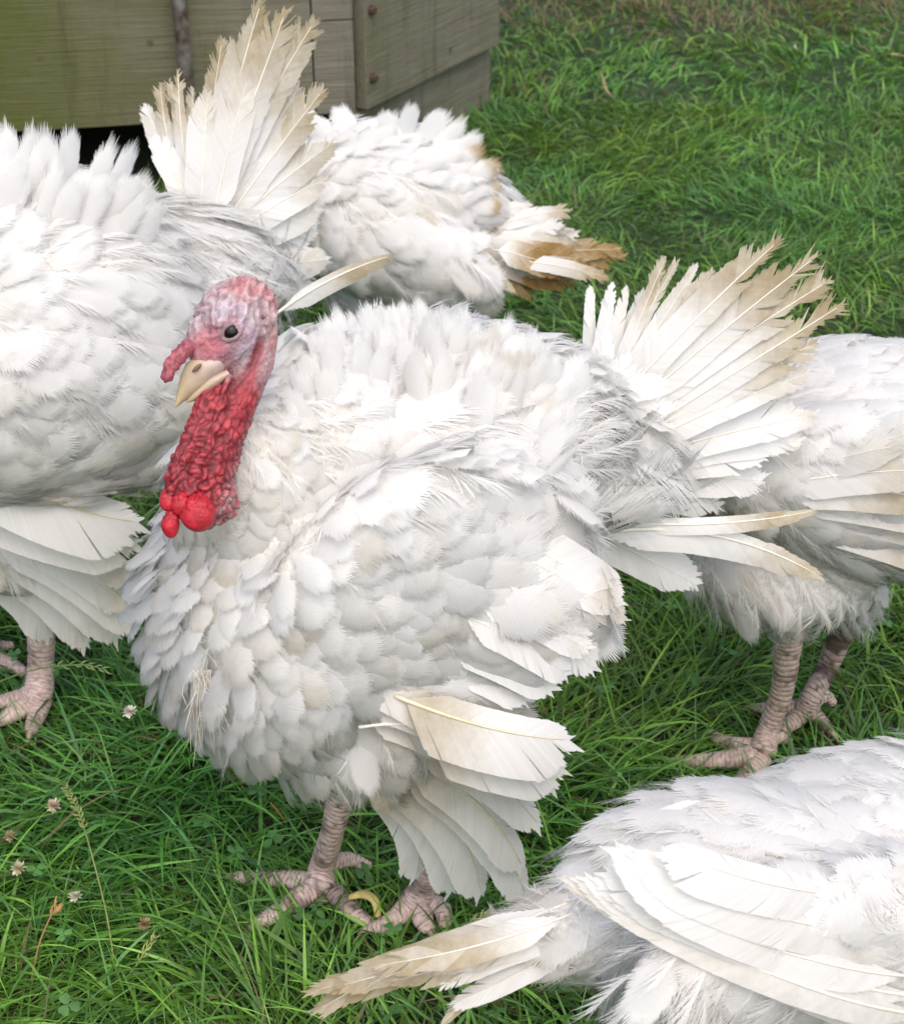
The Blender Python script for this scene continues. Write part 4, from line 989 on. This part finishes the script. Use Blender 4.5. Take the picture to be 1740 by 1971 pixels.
def bird_left():
    root = turkey_root(G(80, 1340), 'large white turkey with raised dirty-tipped tail fan, its rump behind the red-headed turkey')
    fwd = (-.86, -.5); Y = 1.56
    tor = Torso([(P(40, 640, 1.56), (.21, .17, .165)), (P(300, 560, 1.66), (.13, .12, .10)), (P(430, 530, 1.72), (.07, .06, .055)), (P(-220, 760, 1.45), (.13, .14, .15)),
                 (P(60, 800, 1.42), (.17, .05, .10), 8), (P(215, 830, 1.47), (.10, .04, .075), 8), (P(-30, 1010, 1.50), (.10, .08, .07)), (P(-330, 560, 1.36), (.07, .07, .09))], fwd, voxel=.010)
    ac = Acc(); g = G
    leg(ac, [P(60, 1100, 1.535), P(78, 1210, 1.535), P(78, 1280, 1.535), g(75, 1325, .03), g(66, 1345, .018)], [.020, .0165, .0155, .018, .02],
        [([g(60, 1340, .018), g(25, 1348, .016), g(-5, 1352, .012), g(-30, 1356, .008)], [.014, .012, .009, .006]),
         ([g(62, 1345, .018), g(35, 1368, .014), g(5, 1385, .01), g(-12, 1395, .006)], [.014, .0125, .009, .006]),
         ([g(82, 1345, .016), g(72, 1375, .012), g(62, 1400, .008), g(58, 1412, .006)], [.013, .0115, .009, .006])], None, mud=.35)
    f2 = g(-10, 1290)
    simple_leg(ac, P(-60, 1080, 1.66), P(-30, 1200, 1.66), g(-20, 1270), fwd, r=.015)
    scuted(ac, [g(-30, 1265, .02), g(10, 1275, .014), g(48, 1295, .008)], [.010, .010, .007], mud=.3)
    xf = head_to(P(-520, 480, 1.26), fwd); body_mesh(root, tor, ac, xf); head_parts(root, xf)
    gs = [(30, 380, .1, -1, .055, .03, 38, .1, .0, 'back_plumage', .6), (180, 400, .3, -1, .055, .03, 36, .2, .0, 'back_plumage', .6), (60, 470, .4, -.8, .055, .034, 25, .5, .02, 'back_plumage'), (250, 460, .7, -.5, .06, .036, 22, .7, .04, 'back_plumage'),
          (380, 500, 1, -.2, .07, .036, 18, .9, .06, 'rump_plumage'), (300, 570, 1, .1, .065, .036, 16, .9, .08, 'rump_plumage'), (440, 540, 1, -.2, .07, .036, 16, .9, .08, 'rump_plumage'), (150, 580, .9, .2, .055, .036, 15, .7, .06, 'wing_plumage'),
          (30, 640, .9, .25, .055, .04, 12, .2, .03, 'wing_plumage', .4), (160, 690, .9, .3, .055, .042, 11, .1, .05, 'wing_plumage', .4), (280, 740, .9, .3, .06, .044, 9, .1, .08, 'wing_plumage', .5), (40, 780, .9, .25, .06, .044, 9, .1, .08, 'wing_plumage', .4), (200, 850, .95, .1, .07, .046, 8, .1, .16, 'wing_plumage', .5),
          (20, 890, .95, .15, .07, .046, 8, .1, .14, 'wing_plumage', .5), (-120, 800, .6, .7, .05, .03, 22, .2, .08, 'breast_plumage'), (-300, 800, -.1, 1, .045, .026, 30, .1, .1, 'breast_plumage'), (0, 1020, .7, .6, .06, .03, 12, .7, .15, 'belly_plumage')]
    plumage(root, tor, gs, .0145, 13, singles=170)
    rng = np.random.default_rng(15); it = [(5,370,-20,245,40),(25,370,12,233,40),(55,370,56,237,36),(85,380,95,248,42),(125,380,143,240,36),(170,385,215,272,36),(205,400,262,282,40)]
    for k in range(34):
        tx = -60+380*rng.random(); ty = np.interp(tx, [-60, 0, 100, 200, 320], [285, 285, 290, 310, 350]) + rng.random()*45
        it.append((tx - 25 - tx*.12 + rng.normal(0, 8), ty+105, tx, ty, 44))
    ruff(root, tor, it, 15)
    tf = [((372,430),(279,200),40,.3),((375,430),(309,160),34,.7),((378,430),(327,152),26,.75),((380,430),(343,135),28,.75),((383,430),(372,170),30,.7),((388,430),(428,76),50,.85),((392,430),(445,130),44,.7),((395,430),(503,2),70,.9),((398,432),(550,20),72,.9),((405,435),(606,40),72,.9),
          ((412,440),(575,170),66,.45),((420,445),(622,172),62,.8),((430,450),(640,275),70,.5),((438,460),(628,345),76,.35),((445,470),(602,440),84,.15),((440,480),(610,400),80,.25),((380,425),(300,260),48,.1),((405,440),(480,140),70,.35),((385,430),(400,180),60,.3)]
    for i, (b, t, w_, dt) in enumerate(tf):
        feather_px(root, 'tail_feather', b, t, w_, 1.735-.002*i, 1.80-.003*i, tilt=(.1*(-1)**i, 0, .15), sweep_=.015, bow=.03, dirt=dt, d0=.55, wear=.85 if dt > .5 else .5, nb=74, asym=.45, seed=430+i, blunt=.55 if w_ > 45 else .35, thick=1.1)
    feather_px(root, 'tail_feather', (530, 605), (752, 492), 36, 1.62, 1.68, sweep_=.06, dirt=.8, d0=.45, wear=.3, asym=.7, seed=455, blunt=.25, thick=1.5, dirt0=.2)
    feather_px(root, 'tail_feather', (440, 520), (630, 500), 70, 1.70, 1.75, sweep_=.03, dirt=.3, d0=.5, wear=.4, seed=456, blunt=.5)
    feather_px(root, 'tail_feather', (450, 560), (610, 560), 70, 1.69, 1.74, sweep_=.03, dirt=.3, d0=.5, wear=.4, seed=457, blunt=.5)
    pf = [((-60,880),(265,1005),120,.08,-.05,.0),((-60,950),(262,1045),110,.25,-.04,.1),((-40,985),(255,1112),72,.4,.05,.2),((-40,1000),(252,1172),70,.4,.05,.1),((-45,1020),(256,1212),72,.3,.07,.1),((-50,1040),(226,1228),74,.3,.08,.1),((-60,1060),(165,1244),74,.2,.09,.1),((-80,1070),(95,1225),74,.2,.09,.1)]
    for i, (b, t, w_, dt, swp, d00) in enumerate(pf):
        feather_px(root, 'wing_feather', b, t, w_, 1.40+.006*i, 1.43+.008*i, tilt=(0, 0, .2), sweep_=swp, bow=.04, dirt=dt, d0=.75, dirt0=.07+d00, wear=.3, nb=66, seed=470+i, blunt=.75, thick=1.6, asym=.66, qmat=M_QUILL_Y)
    for i, (b, t, w_) in enumerate((((-40,900),(130,960),90),((-60,930),(120,1010),60),((-40,1000),(110,1060),40),((-20,860),(200,915),80))):
        feather_px(root, 'wing_feather', b, t, w_, 1.43, 1.44-.004*i, tilt=(0, 0, .2), sweep_=.02, bow=.05, dirt=.12, d0=.6, dirt0=.07, wear=.3, nb=44, seed=490+i, blunt=.7, thick=.8)
bird_left()

def bird_back():
    root = turkey_root(G(800, 640), 'white turkey beside the shed with drooping tail badly soiled orange-brown')
    fwd = (-.95, .3)
    tor = Torso([(P(700, 385, 2.22), (.185, .14, .108)), (P(835, 395, 2.20), (.10, .09, .075)), (P(955, 480, 2.17), (.08, .05, .04), -20), (P(720, 480, 2.10), (.17, .05, .07), 12), (P(560, 420, 2.28), (.12, .12, .12)), (P(760, 560, 2.18), (.12, .09, .06)), (P(480, 360, 2.34), (.06, .06, .09))], fwd, voxel=.010)
    ac = Acc()
    simple_leg(ac, P(760, 560, 2.14), P(740, 640, 2.14), (P(750, 640, 2.14)[0], 2.14, 0), fwd, r=.013)
    simple_leg(ac, P(760, 560, 2.28), P(760, 620, 2.28), (P(760, 620, 2.28)[0], 2.28, 0), fwd, r=.013)
    xf = head_to(P(430, 290, 2.45), fwd); body_mesh(root, tor, ac, xf); head_parts(root, xf)
    gs = [(680, 240, .6, -.5, .06, .034, 22, .15, .0, 'back_plumage', .5), (780, 250, .8, -.6, .06, .032, 30, .1, .0, 'back_plumage', .6), (880, 300, .9, -.4, .06, .032, 34, .1, .0, 'back_plumage', .6), (940, 370, 1, -.1, .06, .034, 30, .2, .05, 'back_plumage', .5), (850, 380, .8, .4, .05, .034, 16, .4, .04, 'back_plumage'),
          (700, 330, .7, .3, .05, .034, 16, .4, .04, 'wing_plumage'), (660, 400, .6, .7, .045, .034, 16, .3, .12, 'wing_plumage'), (760, 420, .75, .65, .06, .038, 12, .2, .1, 'wing_plumage', .4), (850, 450, .75, .65, .07, .04, 9, .1, .1, 'wing_plumage', .4), (700, 480, .9, .35, .07, .042, 9, .1, .12, 'wing_plumage', .4), (800, 520, .95, .3, .07, .042, 9, .1, .12, 'wing_plumage', .4),
          (950, 450, .9, .35, .07, .034, 14, .5, .3, 'rump_plumage'), (1020, 500, 1, .2, .07, .034, 12, .6, .6, 'rump_plumage'), (700, 570, .9, .3, .06, .036, 10, .6, .2, 'belly_plumage'), (560, 420, .2, .9, .05, .03, 25, .2, .05, 'breast_plumage')]
    plumage(root, tor, gs, .0165, 23, singles=130)
    rng = np.random.default_rng(25); it = [(640,270,560,195,34),(660,260,590,215,34),(690,260,640,200,38),(740,270,745,206,38),(770,275,800,195,32),(800,285,858,206,38),(830,300,896,230,38),(850,315,932,255,34),(860,335,932,283,38),(870,350,968,312,34),(880,370,966,352,36),(890,390,970,392,36),(895,410,962,430,36)]
    for k in range(40):
        f_ = rng.random(); tx = np.interp(f_, [0, .3, .6, 1], [620, 760, 900, 955])+rng.normal(0, 10); ty = np.interp(f_, [0, .3, .6, 1], [225, 232, 275, 430])+rng.random()*50
        it.append((tx-70-20*rng.random(), ty+np.interp(f_, [0, 1], [50, 20]), tx, ty, 36))
    ruff(root, tor, it, 25, dirts=[.0]*8+[.9]*5+[.05]*40, mat=M_RUST_FEATHER)
    tf = [((930,420),(1022,392),26,.3),((940,440),(1100,402),34,.5),((940,450),(1045,440),50,.2),((950,470),(1110,450),60,.15),((960,480),(1080,430),44,.1),((960,490),(1200,495),62,.95),((960,500),(1190,480),50,.8),((960,505),(1150,520),60,1.0),((955,510),(1100,548),50,1.0),((950,505),(1060,555),50,1.0),((945,500),(1020,572),40,.9),((960,490),(1120,500),60,.9),((950,480),(1080,520),60,.8),((965,500),(1170,535),34,.6)]
    for i, (b, t, w_, dt) in enumerate(tf):
        feather_px(root, 'tail_feather', b, t, w_, 2.15-.004*i, 2.17-.006*i, tilt=(0, 0, .5), sweep_=.02, bow=.03, dirt=dt, d0=.25 if dt > .7 else .6, wear=.9, nb=56, seed=520+i, blunt=.5, thick=.8, dirt0=.1, mat=M_RUST_FEATHER)
    wf = [((620,450),(940,575),60,.25),((630,470),(930,560),80,.15),((640,460),(900,530),90,.1),((650,500),(880,590),60,.2),((640,520),(860,600),60,.3),((620,430),(760,500),40,.35),((790,400),(960,520),40,.4),((770,380),(930,500),50,.3),((720,330),(840,430),40,.4),((800,420),(990,560),30,.6),((760,400),(900,500),50,.1)]
    for i, (b, t, w_, dt) in enumerate(wf):
        feather_px(root, 'wing_feather', b, t, w_, 2.105+.002*i, 2.075, tilt=(0, 0, .4), sweep_=.02, bow=.03, dirt=dt, d0=.5, wear=.3, nb=46, seed=540+i, blunt=.6, thick=1.3, asym=.62, dirt0=.12)
bird_back()

def bird_right():
    root = turkey_root(G(1500, 1430), 'white turkey with grey down on its thighs, standing behind the tail of the red-headed turkey')
    fwd = (-.97, .22)
    tor = Torso([(P(1680, 880, 1.47), (.22, .15, .125)), (P(1480, 950, 1.52), (.10, .12, .10)), (P(1500, 1080, 1.46), (.11, .10, .065)), (P(1700, 930, 1.36), (.19, .045, .085), -3), (P(1512, 1150, 1.42), (.038, .038, .065)), (P(1515, 1205, 1.42), (.024, .024, .04)), (P(1630, 1120, 1.525), (.045, .045, .06)), (P(1960, 900, 1.44), (.10, .10, .08)),
                 (P(1430, 880, 1.58), (.06, .06, .08))], fwd, voxel=.010)
    ac = Acc(); g = G
    leg(ac, [P(1520, 1180, 1.415), P(1515, 1250, 1.42), P(1505, 1330, 1.425), g(1480, 1400, .04), g(1468, 1448, .02)], [.019, .0155, .0128, .0128, .016],
        [([g(1460, 1440, .018), g(1400, 1432, .014), g(1368, 1412, .008)], [.0125, .0105, .006]),
         ([g(1455, 1452, .018), g(1400, 1462, .014), g(1340, 1466, .009), g(1305, 1464, .006)], [.013, .0115, .009, .006]),
         ([g(1468, 1458, .016), g(1440, 1490, .012), g(1410, 1515, .007)], [.0125, .011, .007])], None, mud=.45, col=PINK*np.array([.85, .88, .86]))
    scuted(ac, [g(1480, 1425, .03), g(1500, 1420, .024), g(1520, 1426, .016)], [.009, .0075, .005], mud=.5)
    leg(ac, [P(1640, 1130, 1.53), P(1625, 1200, 1.535), P(1590, 1290, 1.535), g(1565, 1335, .04), g(1552, 1368, .02)], [.020, .0155, .0125, .0125, .015],
        [([g(1545, 1362, .018), g(1490, 1365, .012), g(1450, 1362, .006)], [.012, .010, .006]), ([g(1548, 1370, .018), g(1520, 1395, .012), g(1500, 1410, .007)], [.012, .010, .006]), ([g(1560, 1368, .016), g(1585, 1395, .01), g(1600, 1410, .006)], [.011, .009, .006])], None, mud=.75, col=PINK*np.array([.75, .78, .76]))
    scuted(ac, [g(1565, 1350, .03), g(1590, 1340, .024), g(1605, 1356, .016)], [.009, .0075, .005], mud=.6)
    xf = head_to(P(1335, 800, 1.66), fwd, pitch=.5); body_mesh(root, tor, ac, xf); head_parts(root, xf)
    gs = [(1560, 700, .9, -.2, .05, .036, 12, .2, .0, 'back_plumage', .4), (1700, 700, 1, .1, .055, .038, 10, .2, .02, 'back_plumage', .4), (1640, 760, .95, .2, .055, .04, 10, .15, .03, 'back_plumage', .3), (1540, 800, .9, .3, .045, .036, 13, .3, .05, 'wing_plumage'), (1660, 850, .95, .2, .05, .038, 11, .15, .1, 'wing_plumage', .3), (1500, 880, .8, .4, .045, .034, 14, .4, .14, 'wing_plumage'),
          (1600, 940, .97, .1, .06, .04, 9, .1, .2, 'wing_plumage'), (1720, 980, 1, .05, .07, .042, 8, .1, .2, 'wing_plumage'), (1450, 1000, .5, .8, .05, .034, 12, .7, .1, 'breast_plumage'), (1420, 1080, .8, .5, .05, .034, 9, .85, .12, 'belly_plumage'), (1550, 1080, .8, .4, .055, .034, 8, .85, .12, 'belly_plumage'), (1510, 1170, .05, 1, .04, .026, 8, .9, .1, 'thigh_plumage'), (1520, 1210, .05, 1, .032, .02, 8, .9, .15, 'thigh_plumage'), (1620, 1150, .1, 1, .04, .026, 8, .9, .15, 'thigh_plumage'), (1700, 1090, .9, .3, .055, .034, 9, .8, .12, 'belly_plumage')]
    plumage(root, tor, gs, .0150, 33, singles=150, jit=.12, liftk=.45, under=.3)
    wf = [((1490,935),(1790,905),70,.3,.0),((1490,945),(1800,960),70,.5,.3),((1500,955),(1830,1010),64,.35,.2),((1500,965),(1830,1040),60,.3,.25),((1520,985),(1850,1075),60,.4,.25),((1540,1000),(1850,1100),56,.4,.3),((1500,935),(1720,860),66,.2,.05),((1520,925),(1760,830),66,.15,.05),((1560,900),(1800,800),70,.1,.05)]
    for i, (b, t, w_, dt, d00) in enumerate(wf):
        feather_px(root, 'wing_feather', b, t, w_, 1.355+.002*i, 1.305+.002*i, tilt=(0, 0, .25), sweep_=.02, bow=.05, dirt=dt, d0=.5, wear=.25, nb=54, seed=600+i, blunt=.6, thick=1.2, asym=.6, dirt0=.1+d00*.5)
    tfe = [((1950,880),(2250,820),70,.5),((1950,900),(2270,870),70,.5),((1950,920),(2260,920),70,.5),((1950,930),(2240,970),70,.5)]
    for i, (b, t, w_, dt) in enumerate(tfe):
        feather_px(root, 'tail_feather', b, t, w_, 1.43, 1.42, dirt=dt, seed=630+i, wear=.5)
bird_right()

def bird_front():
    root = turkey_root(G(1700, 2250), 'white turkey bending down with folded wing and lowered tan-stained tail, seen from above its back')
    fwd = (.93, .36)
    tor = Torso([(P(1720, 1735, .93), (.21, .135, .122), -8), (P(1440, 1745, .87), (.15, .10, .09), -14), (P(1230, 1770, .85), (.10, .055, .042), -16), (P(1100, 1800, .835), (.06, .03, .022), -18), (P(1560, 1830, .80), (.16, .035, .07), -8, 0), (P(1420, 1960, .86), (.10, .09, .07)), (P(2080, 1720, 1.05), (.12, .12, .12)), (P(2300, 1850, 1.15), (.08, .06, .08))], fwd, voxel=.010)
    ac = Acc()
    hp1, hp2 = P(1560, 1960, .84), P(1560, 1900, 1.0)
    for h in (hp1, hp2): simple_leg(ac, h, (h[0]+.02, h[1], .10), (h[0]+.03, h[1], 0), fwd, r=.012)
    xf = head_to(P(2420, 1960, 1.2), fwd, pitch=.6); body_mesh(root, tor, ac, xf); head_parts(root, xf)
    gs = [(1650, 1480, -.9, .3, .055, .038, 8, .15, .0, 'back_plumage', .3), (1450, 1520, -.9, .4, .06, .038, 8, .1, .0, 'back_plumage', .3), (1300, 1590, -.85, .5, .065, .034, 8, .1, .05, 'back_plumage', .3), (1650, 1600, -.9, .25, .05, .038, 10, .15, .02, 'back_plumage', .2), (1480, 1620, -.9, .35, .05, .038, 9, .15, .05, 'wing_plumage', .3), (1640, 1700, -.9, .1, .045, .036, 12, .2, .08, 'wing_plumage'), (1550, 1750, -.9, -.2, .05, .036, 10, .15, .12, 'wing_plumage'), (1700, 1820, -.8, -.3, .045, .036, 12, .2, .18, 'wing_plumage'),
          (1230, 1720, -.9, .4, .05, .03, 10, .5, .12, 'rump_plumage'), (1150, 1780, -.9, .35, .055, .03, 10, .7, .25, 'rump_plumage'), (1080, 1810, -.9, .4, .055, .028, 9, .6, .4, 'rump_plumage'), (1230, 1830, -.4, .9, .05, .03, 12, .95, .06, 'rump_plumage'), (1330, 1900, -.2, 1, .055, .032, 12, .95, .03, 'belly_plumage'), (1480, 1950, -.3, .9, .055, .032, 10, .9, .03, 'belly_plumage'), (2080, 1700, .3, .9, .05, .034, 20, .2, .05, 'breast_plumage')]
    plumage(root, tor, gs, .0128, 43, singles=200, jit=.09, liftk=.4, under=.55)
    tf = [((1090,1740),(594,1912),60,.85),((1095,1760),(606,1948),66,.9),((1100,1770),(650,1900),64,.8),((1100,1780),(700,1900),66,.8),((1100,1790),(760,1890),66,.6),((1110,1800),(830,1870),66,.35),((1120,1810),(870,1935),50,.1),((1110,1800),(850,1900),56,.15),((1100,1760),(720,1860),60,.7),((1000,1850),(850,1975),26,.7)]
    for i, (b, t, w_, dt) in enumerate(tf):
        feather_px(root, 'tail_feather', b, t, w_, .825-.002*i, .80-.002*i, tilt=(0, 0, .4), sweep_=-.02 if i % 2 else .02, bow=.03, dirt=dt, d0=.3, wear=.45, nb=58, seed=700+i, blunt=.3, thick=.8, dirt0=.12, splay=.7)
    for i, (b, t, w_, dt) in enumerate((((1380,1540),(1140,1625),44,.3),((1350,1560),(1122,1640),44,.5),((1330,1590),(1120,1655),44,.4),((1330,1600),(1090,1690),40,.5))):
        feather_px(root, 'rump_feather', b, t, w_, .885, .862, tilt=(0, 0, .6), sweep_=.03, bow=.05, dirt=dt, d0=.5, wear=.55, nb=44, seed=720+i, blunt=.5, thick=.6, splay=.75)
    wf = [((1800,2010),(1088,1690),46,.20,.05),((1800,1985),(1098,1694),52,.2,.05),((1800,1955),(1112,1692),58,.16,.05),((1780,1920),(1130,1690),64,.12,.05),((1760,1880),(1150,1690),70,.08,.05),((1700,1850),(1170,1680),84,.05,.06),((1640,1820),(1186,1632),92,.06,.08),((1660,1790),(1225,1645),84,.06,.05),((1720,1900),(1330,1770),70,.2,.03),((1740,1940),(1400,1860),60,.22,.03),((1600,1720),(1280,1640),90,.03,.04)]
    for i, (b, t, w_, dt, swp) in enumerate(wf):
        feather_px(root, 'wing_feather', b, t, w_, .795, .778-.0015*i, tilt=(0, 0, .25), sweep_=swp, bow=.07, dirt=dt, d0=1.2, wear=.15, nb=70, seed=740+i, blunt=.75, thick=.8, asym=.35, dirt0=.12+dt*1.1)
bird_front()

# ------------------------------------------------------------------ small plants in the lawn
M_PETAL = mat_col('clover_petals', rough=.6, var=.1, bscale=300)
M_LEAF = mat_col('small_leaves', rough=.5, var=.2, bscale=200)
def clover_flower(px, py, r_, white, label, h=.035, seed=0):
    rg = np.random.default_rng(seed); c = G(px, py, h)
    root = empty('clover_flower', (c[0], c[1], 0)); tag(root, label, 'flower', 'clover flowers in the grass')
    v, q, tc, *_ = sweep([(c[0]+.006, c[1]+.004, -.01), (c[0]+.003, c[1], h*.5), tuple(c)], [.0009]*3, step=.004, seg=6)
    link('stem', mesh_np('stem', v, q, tc, cols=np.tile((.10, .19, .05), (len(v), 1))), M_LEAF, root)
    ac = Acc()
    for k in range(38):
        zz = 1-1.75*(k+.5)/38; a = k*2.4; rad = math.sqrt(max(0, 1-zz*zz)); d = unit(np.array([rad*math.cos(a), rad*math.sin(a), zz+.25])) ; e = unit(np.cross(d, [.3, .2, .9])); f_ = np.cross(d, e)
        ln = r_*(.85+.4*rg.random()); wd = r_*.2
        base = c + d*r_*.15; tip = c + d*ln + rg.normal(0, r_*.06, 3)
        V = [base-e*wd*.4, base+e*wd*.4, base*.35+tip*.65+e*wd+f_*wd*.3, base*.35+tip*.65-e*wd+f_*wd*.3, tip]
        col = np.array(white)*(.8+.35*rg.random()); lowc = col*np.array([.8, .72, .5])
        ac.add(V, [(0, 1, 2, 3)], [(3, 2, 4)], np.array([lowc, lowc, col, col, col]))
    link('flower_head', ac.mesh('flower_head'), M_PETAL, root)
for i, (px, py, r_, wc, lb) in enumerate(((250,1370,.0085,(.78,.76,.66),'fresh round white clover flower in the grass below the breast of the red-headed turkey'),
        (103,1552,.0080,(.66,.55,.42),'pinkish fading clover flower beside a tall seeding grass stalk'), (35,1672,.0080,(.62,.58,.40),'thin cream clover flower with few petals left in the grass'),
        (145,1725,.0070,(.74,.72,.62),'small white clover flower with brown centre low in the grass'), (278,1780,.0068,(.36,.25,.13),'withered brown clover head in the grass'), (20,1610,.0065,(.42,.30,.20),'small dried reddish clover head half sunk in grass'))):
    clover_flower(px, py, r_, wc, lb, seed=900+i)
def seed_stalk(pts, n, col, label, seed, start=.62):
    rg = np.random.default_rng(seed); pts = [np.array(p) for p in pts]
    root = empty('grass_stalk', (pts[0][0], pts[0][1], 0)); tag(root, label, 'grass stalk', 'seeding grass stalks')
    v, q, tc, *_ = sweep(pts, [.0011]+[.0009]*(len(pts)-2)+[.0005], step=.004, seg=6)
    link('stem', mesh_np('stem', v, q, tc, cols=np.tile(col, (len(v), 1))), M_LEAF, root)
    m = len(v)//6; cen = v[:m*6].reshape(m, 6, 3).mean(1); ac = Acc()
    for k in range(n):
        i = int(m*(start+(1-start)*k/n)); i = min(i, m-2); d = unit(cen[i+1]-cen[i]); e = unit(np.cross(d, [0.2, -.6, .7]))*(1 if k % 2 else -1)
        b = cen[i]; t = b + d*.009 + e*.0035 + rg.normal(0, .001, 3)
        vv, qq, tt, *_ = sweep([b, (b+t)/2+e*.0012, t], [.0005, .0012, .0003], step=.002, seg=6); ac.add(vv, qq, tt, np.array(col)*(1.0+.5*rg.random()))
    link('seed_head', ac.mesh('seed_head'), M_LEAF, root)
seed_stalk([G(225, 1890), G(205, 1760, .05), G(175, 1640, .10), G(150, 1560, .10), G(125, 1515, .085)], 26, (.20, .24, .07), 'tall yellow-green seeding grass stalk leaning over the lawn', 1)
seed_stalk([G(60, 1890), G(75, 1820, .03), G(95, 1770, .05), G(110, 1745, .06)], 8, (.30, .18, .07), 'dry reddish-brown grass stalk leaning in the lawn', 2, .7)
seed_stalk([G(-40, 1330, .01), G(30, 1300, .05), G(90, 1285, .08), G(160, 1280, .09), G(205, 1290, .085)], 14, (.17, .24, .08), 'pale green seeding grass stalk crossing the leg of the large turkey', 3, .5)
seed_stalk([G(860, 1830), G(890, 1800, .02), G(920, 1770, .04), G(945, 1755, .045)], 10, (.24, .28, .09), 'short seeding grass stalk beside the foot of the red-headed turkey', 4, .5)
seed_stalk([G(230, 1900), G(262, 1860, .02), G(280, 1830, .035), G(300, 1800, .04)], 9, (.24, .28, .08), 'short yellow-green seeding grass stalk near the withered clover head', 5, .4)
# clover leaves among the blades
rg = np.random.default_rng(77); ac = Acc()
for k in range(230):
    y = .75 + 1.3*rg.random(); x = (rg.random()*2-1)*(.35+.33*y); c = np.array([x, y, .018+.03*rg.random()]); a0 = rg.random()*6.28; rr = .0045+.0045*rg.random(); col = np.array([.07, .18, .045])*(.7+.7*rg.random())
    tl = rg.normal(0, .35, 2)
    for j in range(3):
        a = a0+j*2.094; d = np.array([math.cos(a), math.sin(a), 0]); e = np.array([-d[1], d[0], 0]); V = []
        for (u, w_) in ((0, 0), (.5, -.55), (1.1, -.75), (1.55, -.45), (1.45, 0), (1.55, .45), (1.1, .75), (.5, .55)):
            p_ = d*u*rr + e*w_*rr; V.append(c + p_ + np.array([0, 0, p_[0]*tl[0]+p_[1]*tl[1] - .25*abs(w_)*rr*.5]))
        ac.add(V, None, [(0, i, i+1) for i in range(1, 7)], col*(.9+.2*rg.random()))
o = link('clover_leaves', ac.mesh('clover_leaves'), M_LEAF); tag(o, 'small three-lobed green clover leaves scattered through the grass', 'clover', kind='stuff')
# straws and a dry twig on the far lawn
for i, (p0, p1, p2, rr, col, lb) in enumerate(((G(1700,105),G(1720,103,.02),G(1745,108),.006,(.42,.33,.19),'pale dry straw lying on the far worn grass'), (G(1158,140,.05),G(1166,170,.03),G(1185,192),.004,(.36,.24,.13),'bent tan dry leaf stalk standing in the lawn'),
        (G(1535,82),G(1530,90,.02),G(1545,100),.004,(.45,.38,.26),'short pale straw on the far lawn'), (G(520,1545,.04),G(535,1562,.03),G(548,1580,.02),.0012,(.30,.17,.05),'thin orange-brown dry blade in the grass'))):
    v, q, tc, *_ = sweep([p0, p1, p2], [rr*.6, rr, rr*.5], step=.006, seg=6, flat=.4)
    o = link('dry_straw', mesh_np('dry_straw', v, q, tc, cols=np.tile(col, (len(v), 1))), M_LEAF); tag(o, lb, 'straw', 'dry straws')
# drop a curled yellow feather quill by the foot
v, q, tc, *_ = sweep([G(672,1728,.02), G(700,1722,.024), G(722,1735,.02), G(728,1765,.01)], [.003, .0052, .005, .0035], step=.002, seg=10, flat=.6)
o = link('fallen_quill', mesh_np('fallen_quill', v, q, tc, cols=np.tile((.52, .40, .15), (len(v), 1))), M_LEAF); tag(o, 'curled yellow quill lying between the toes of the red-headed turkey', 'quill')
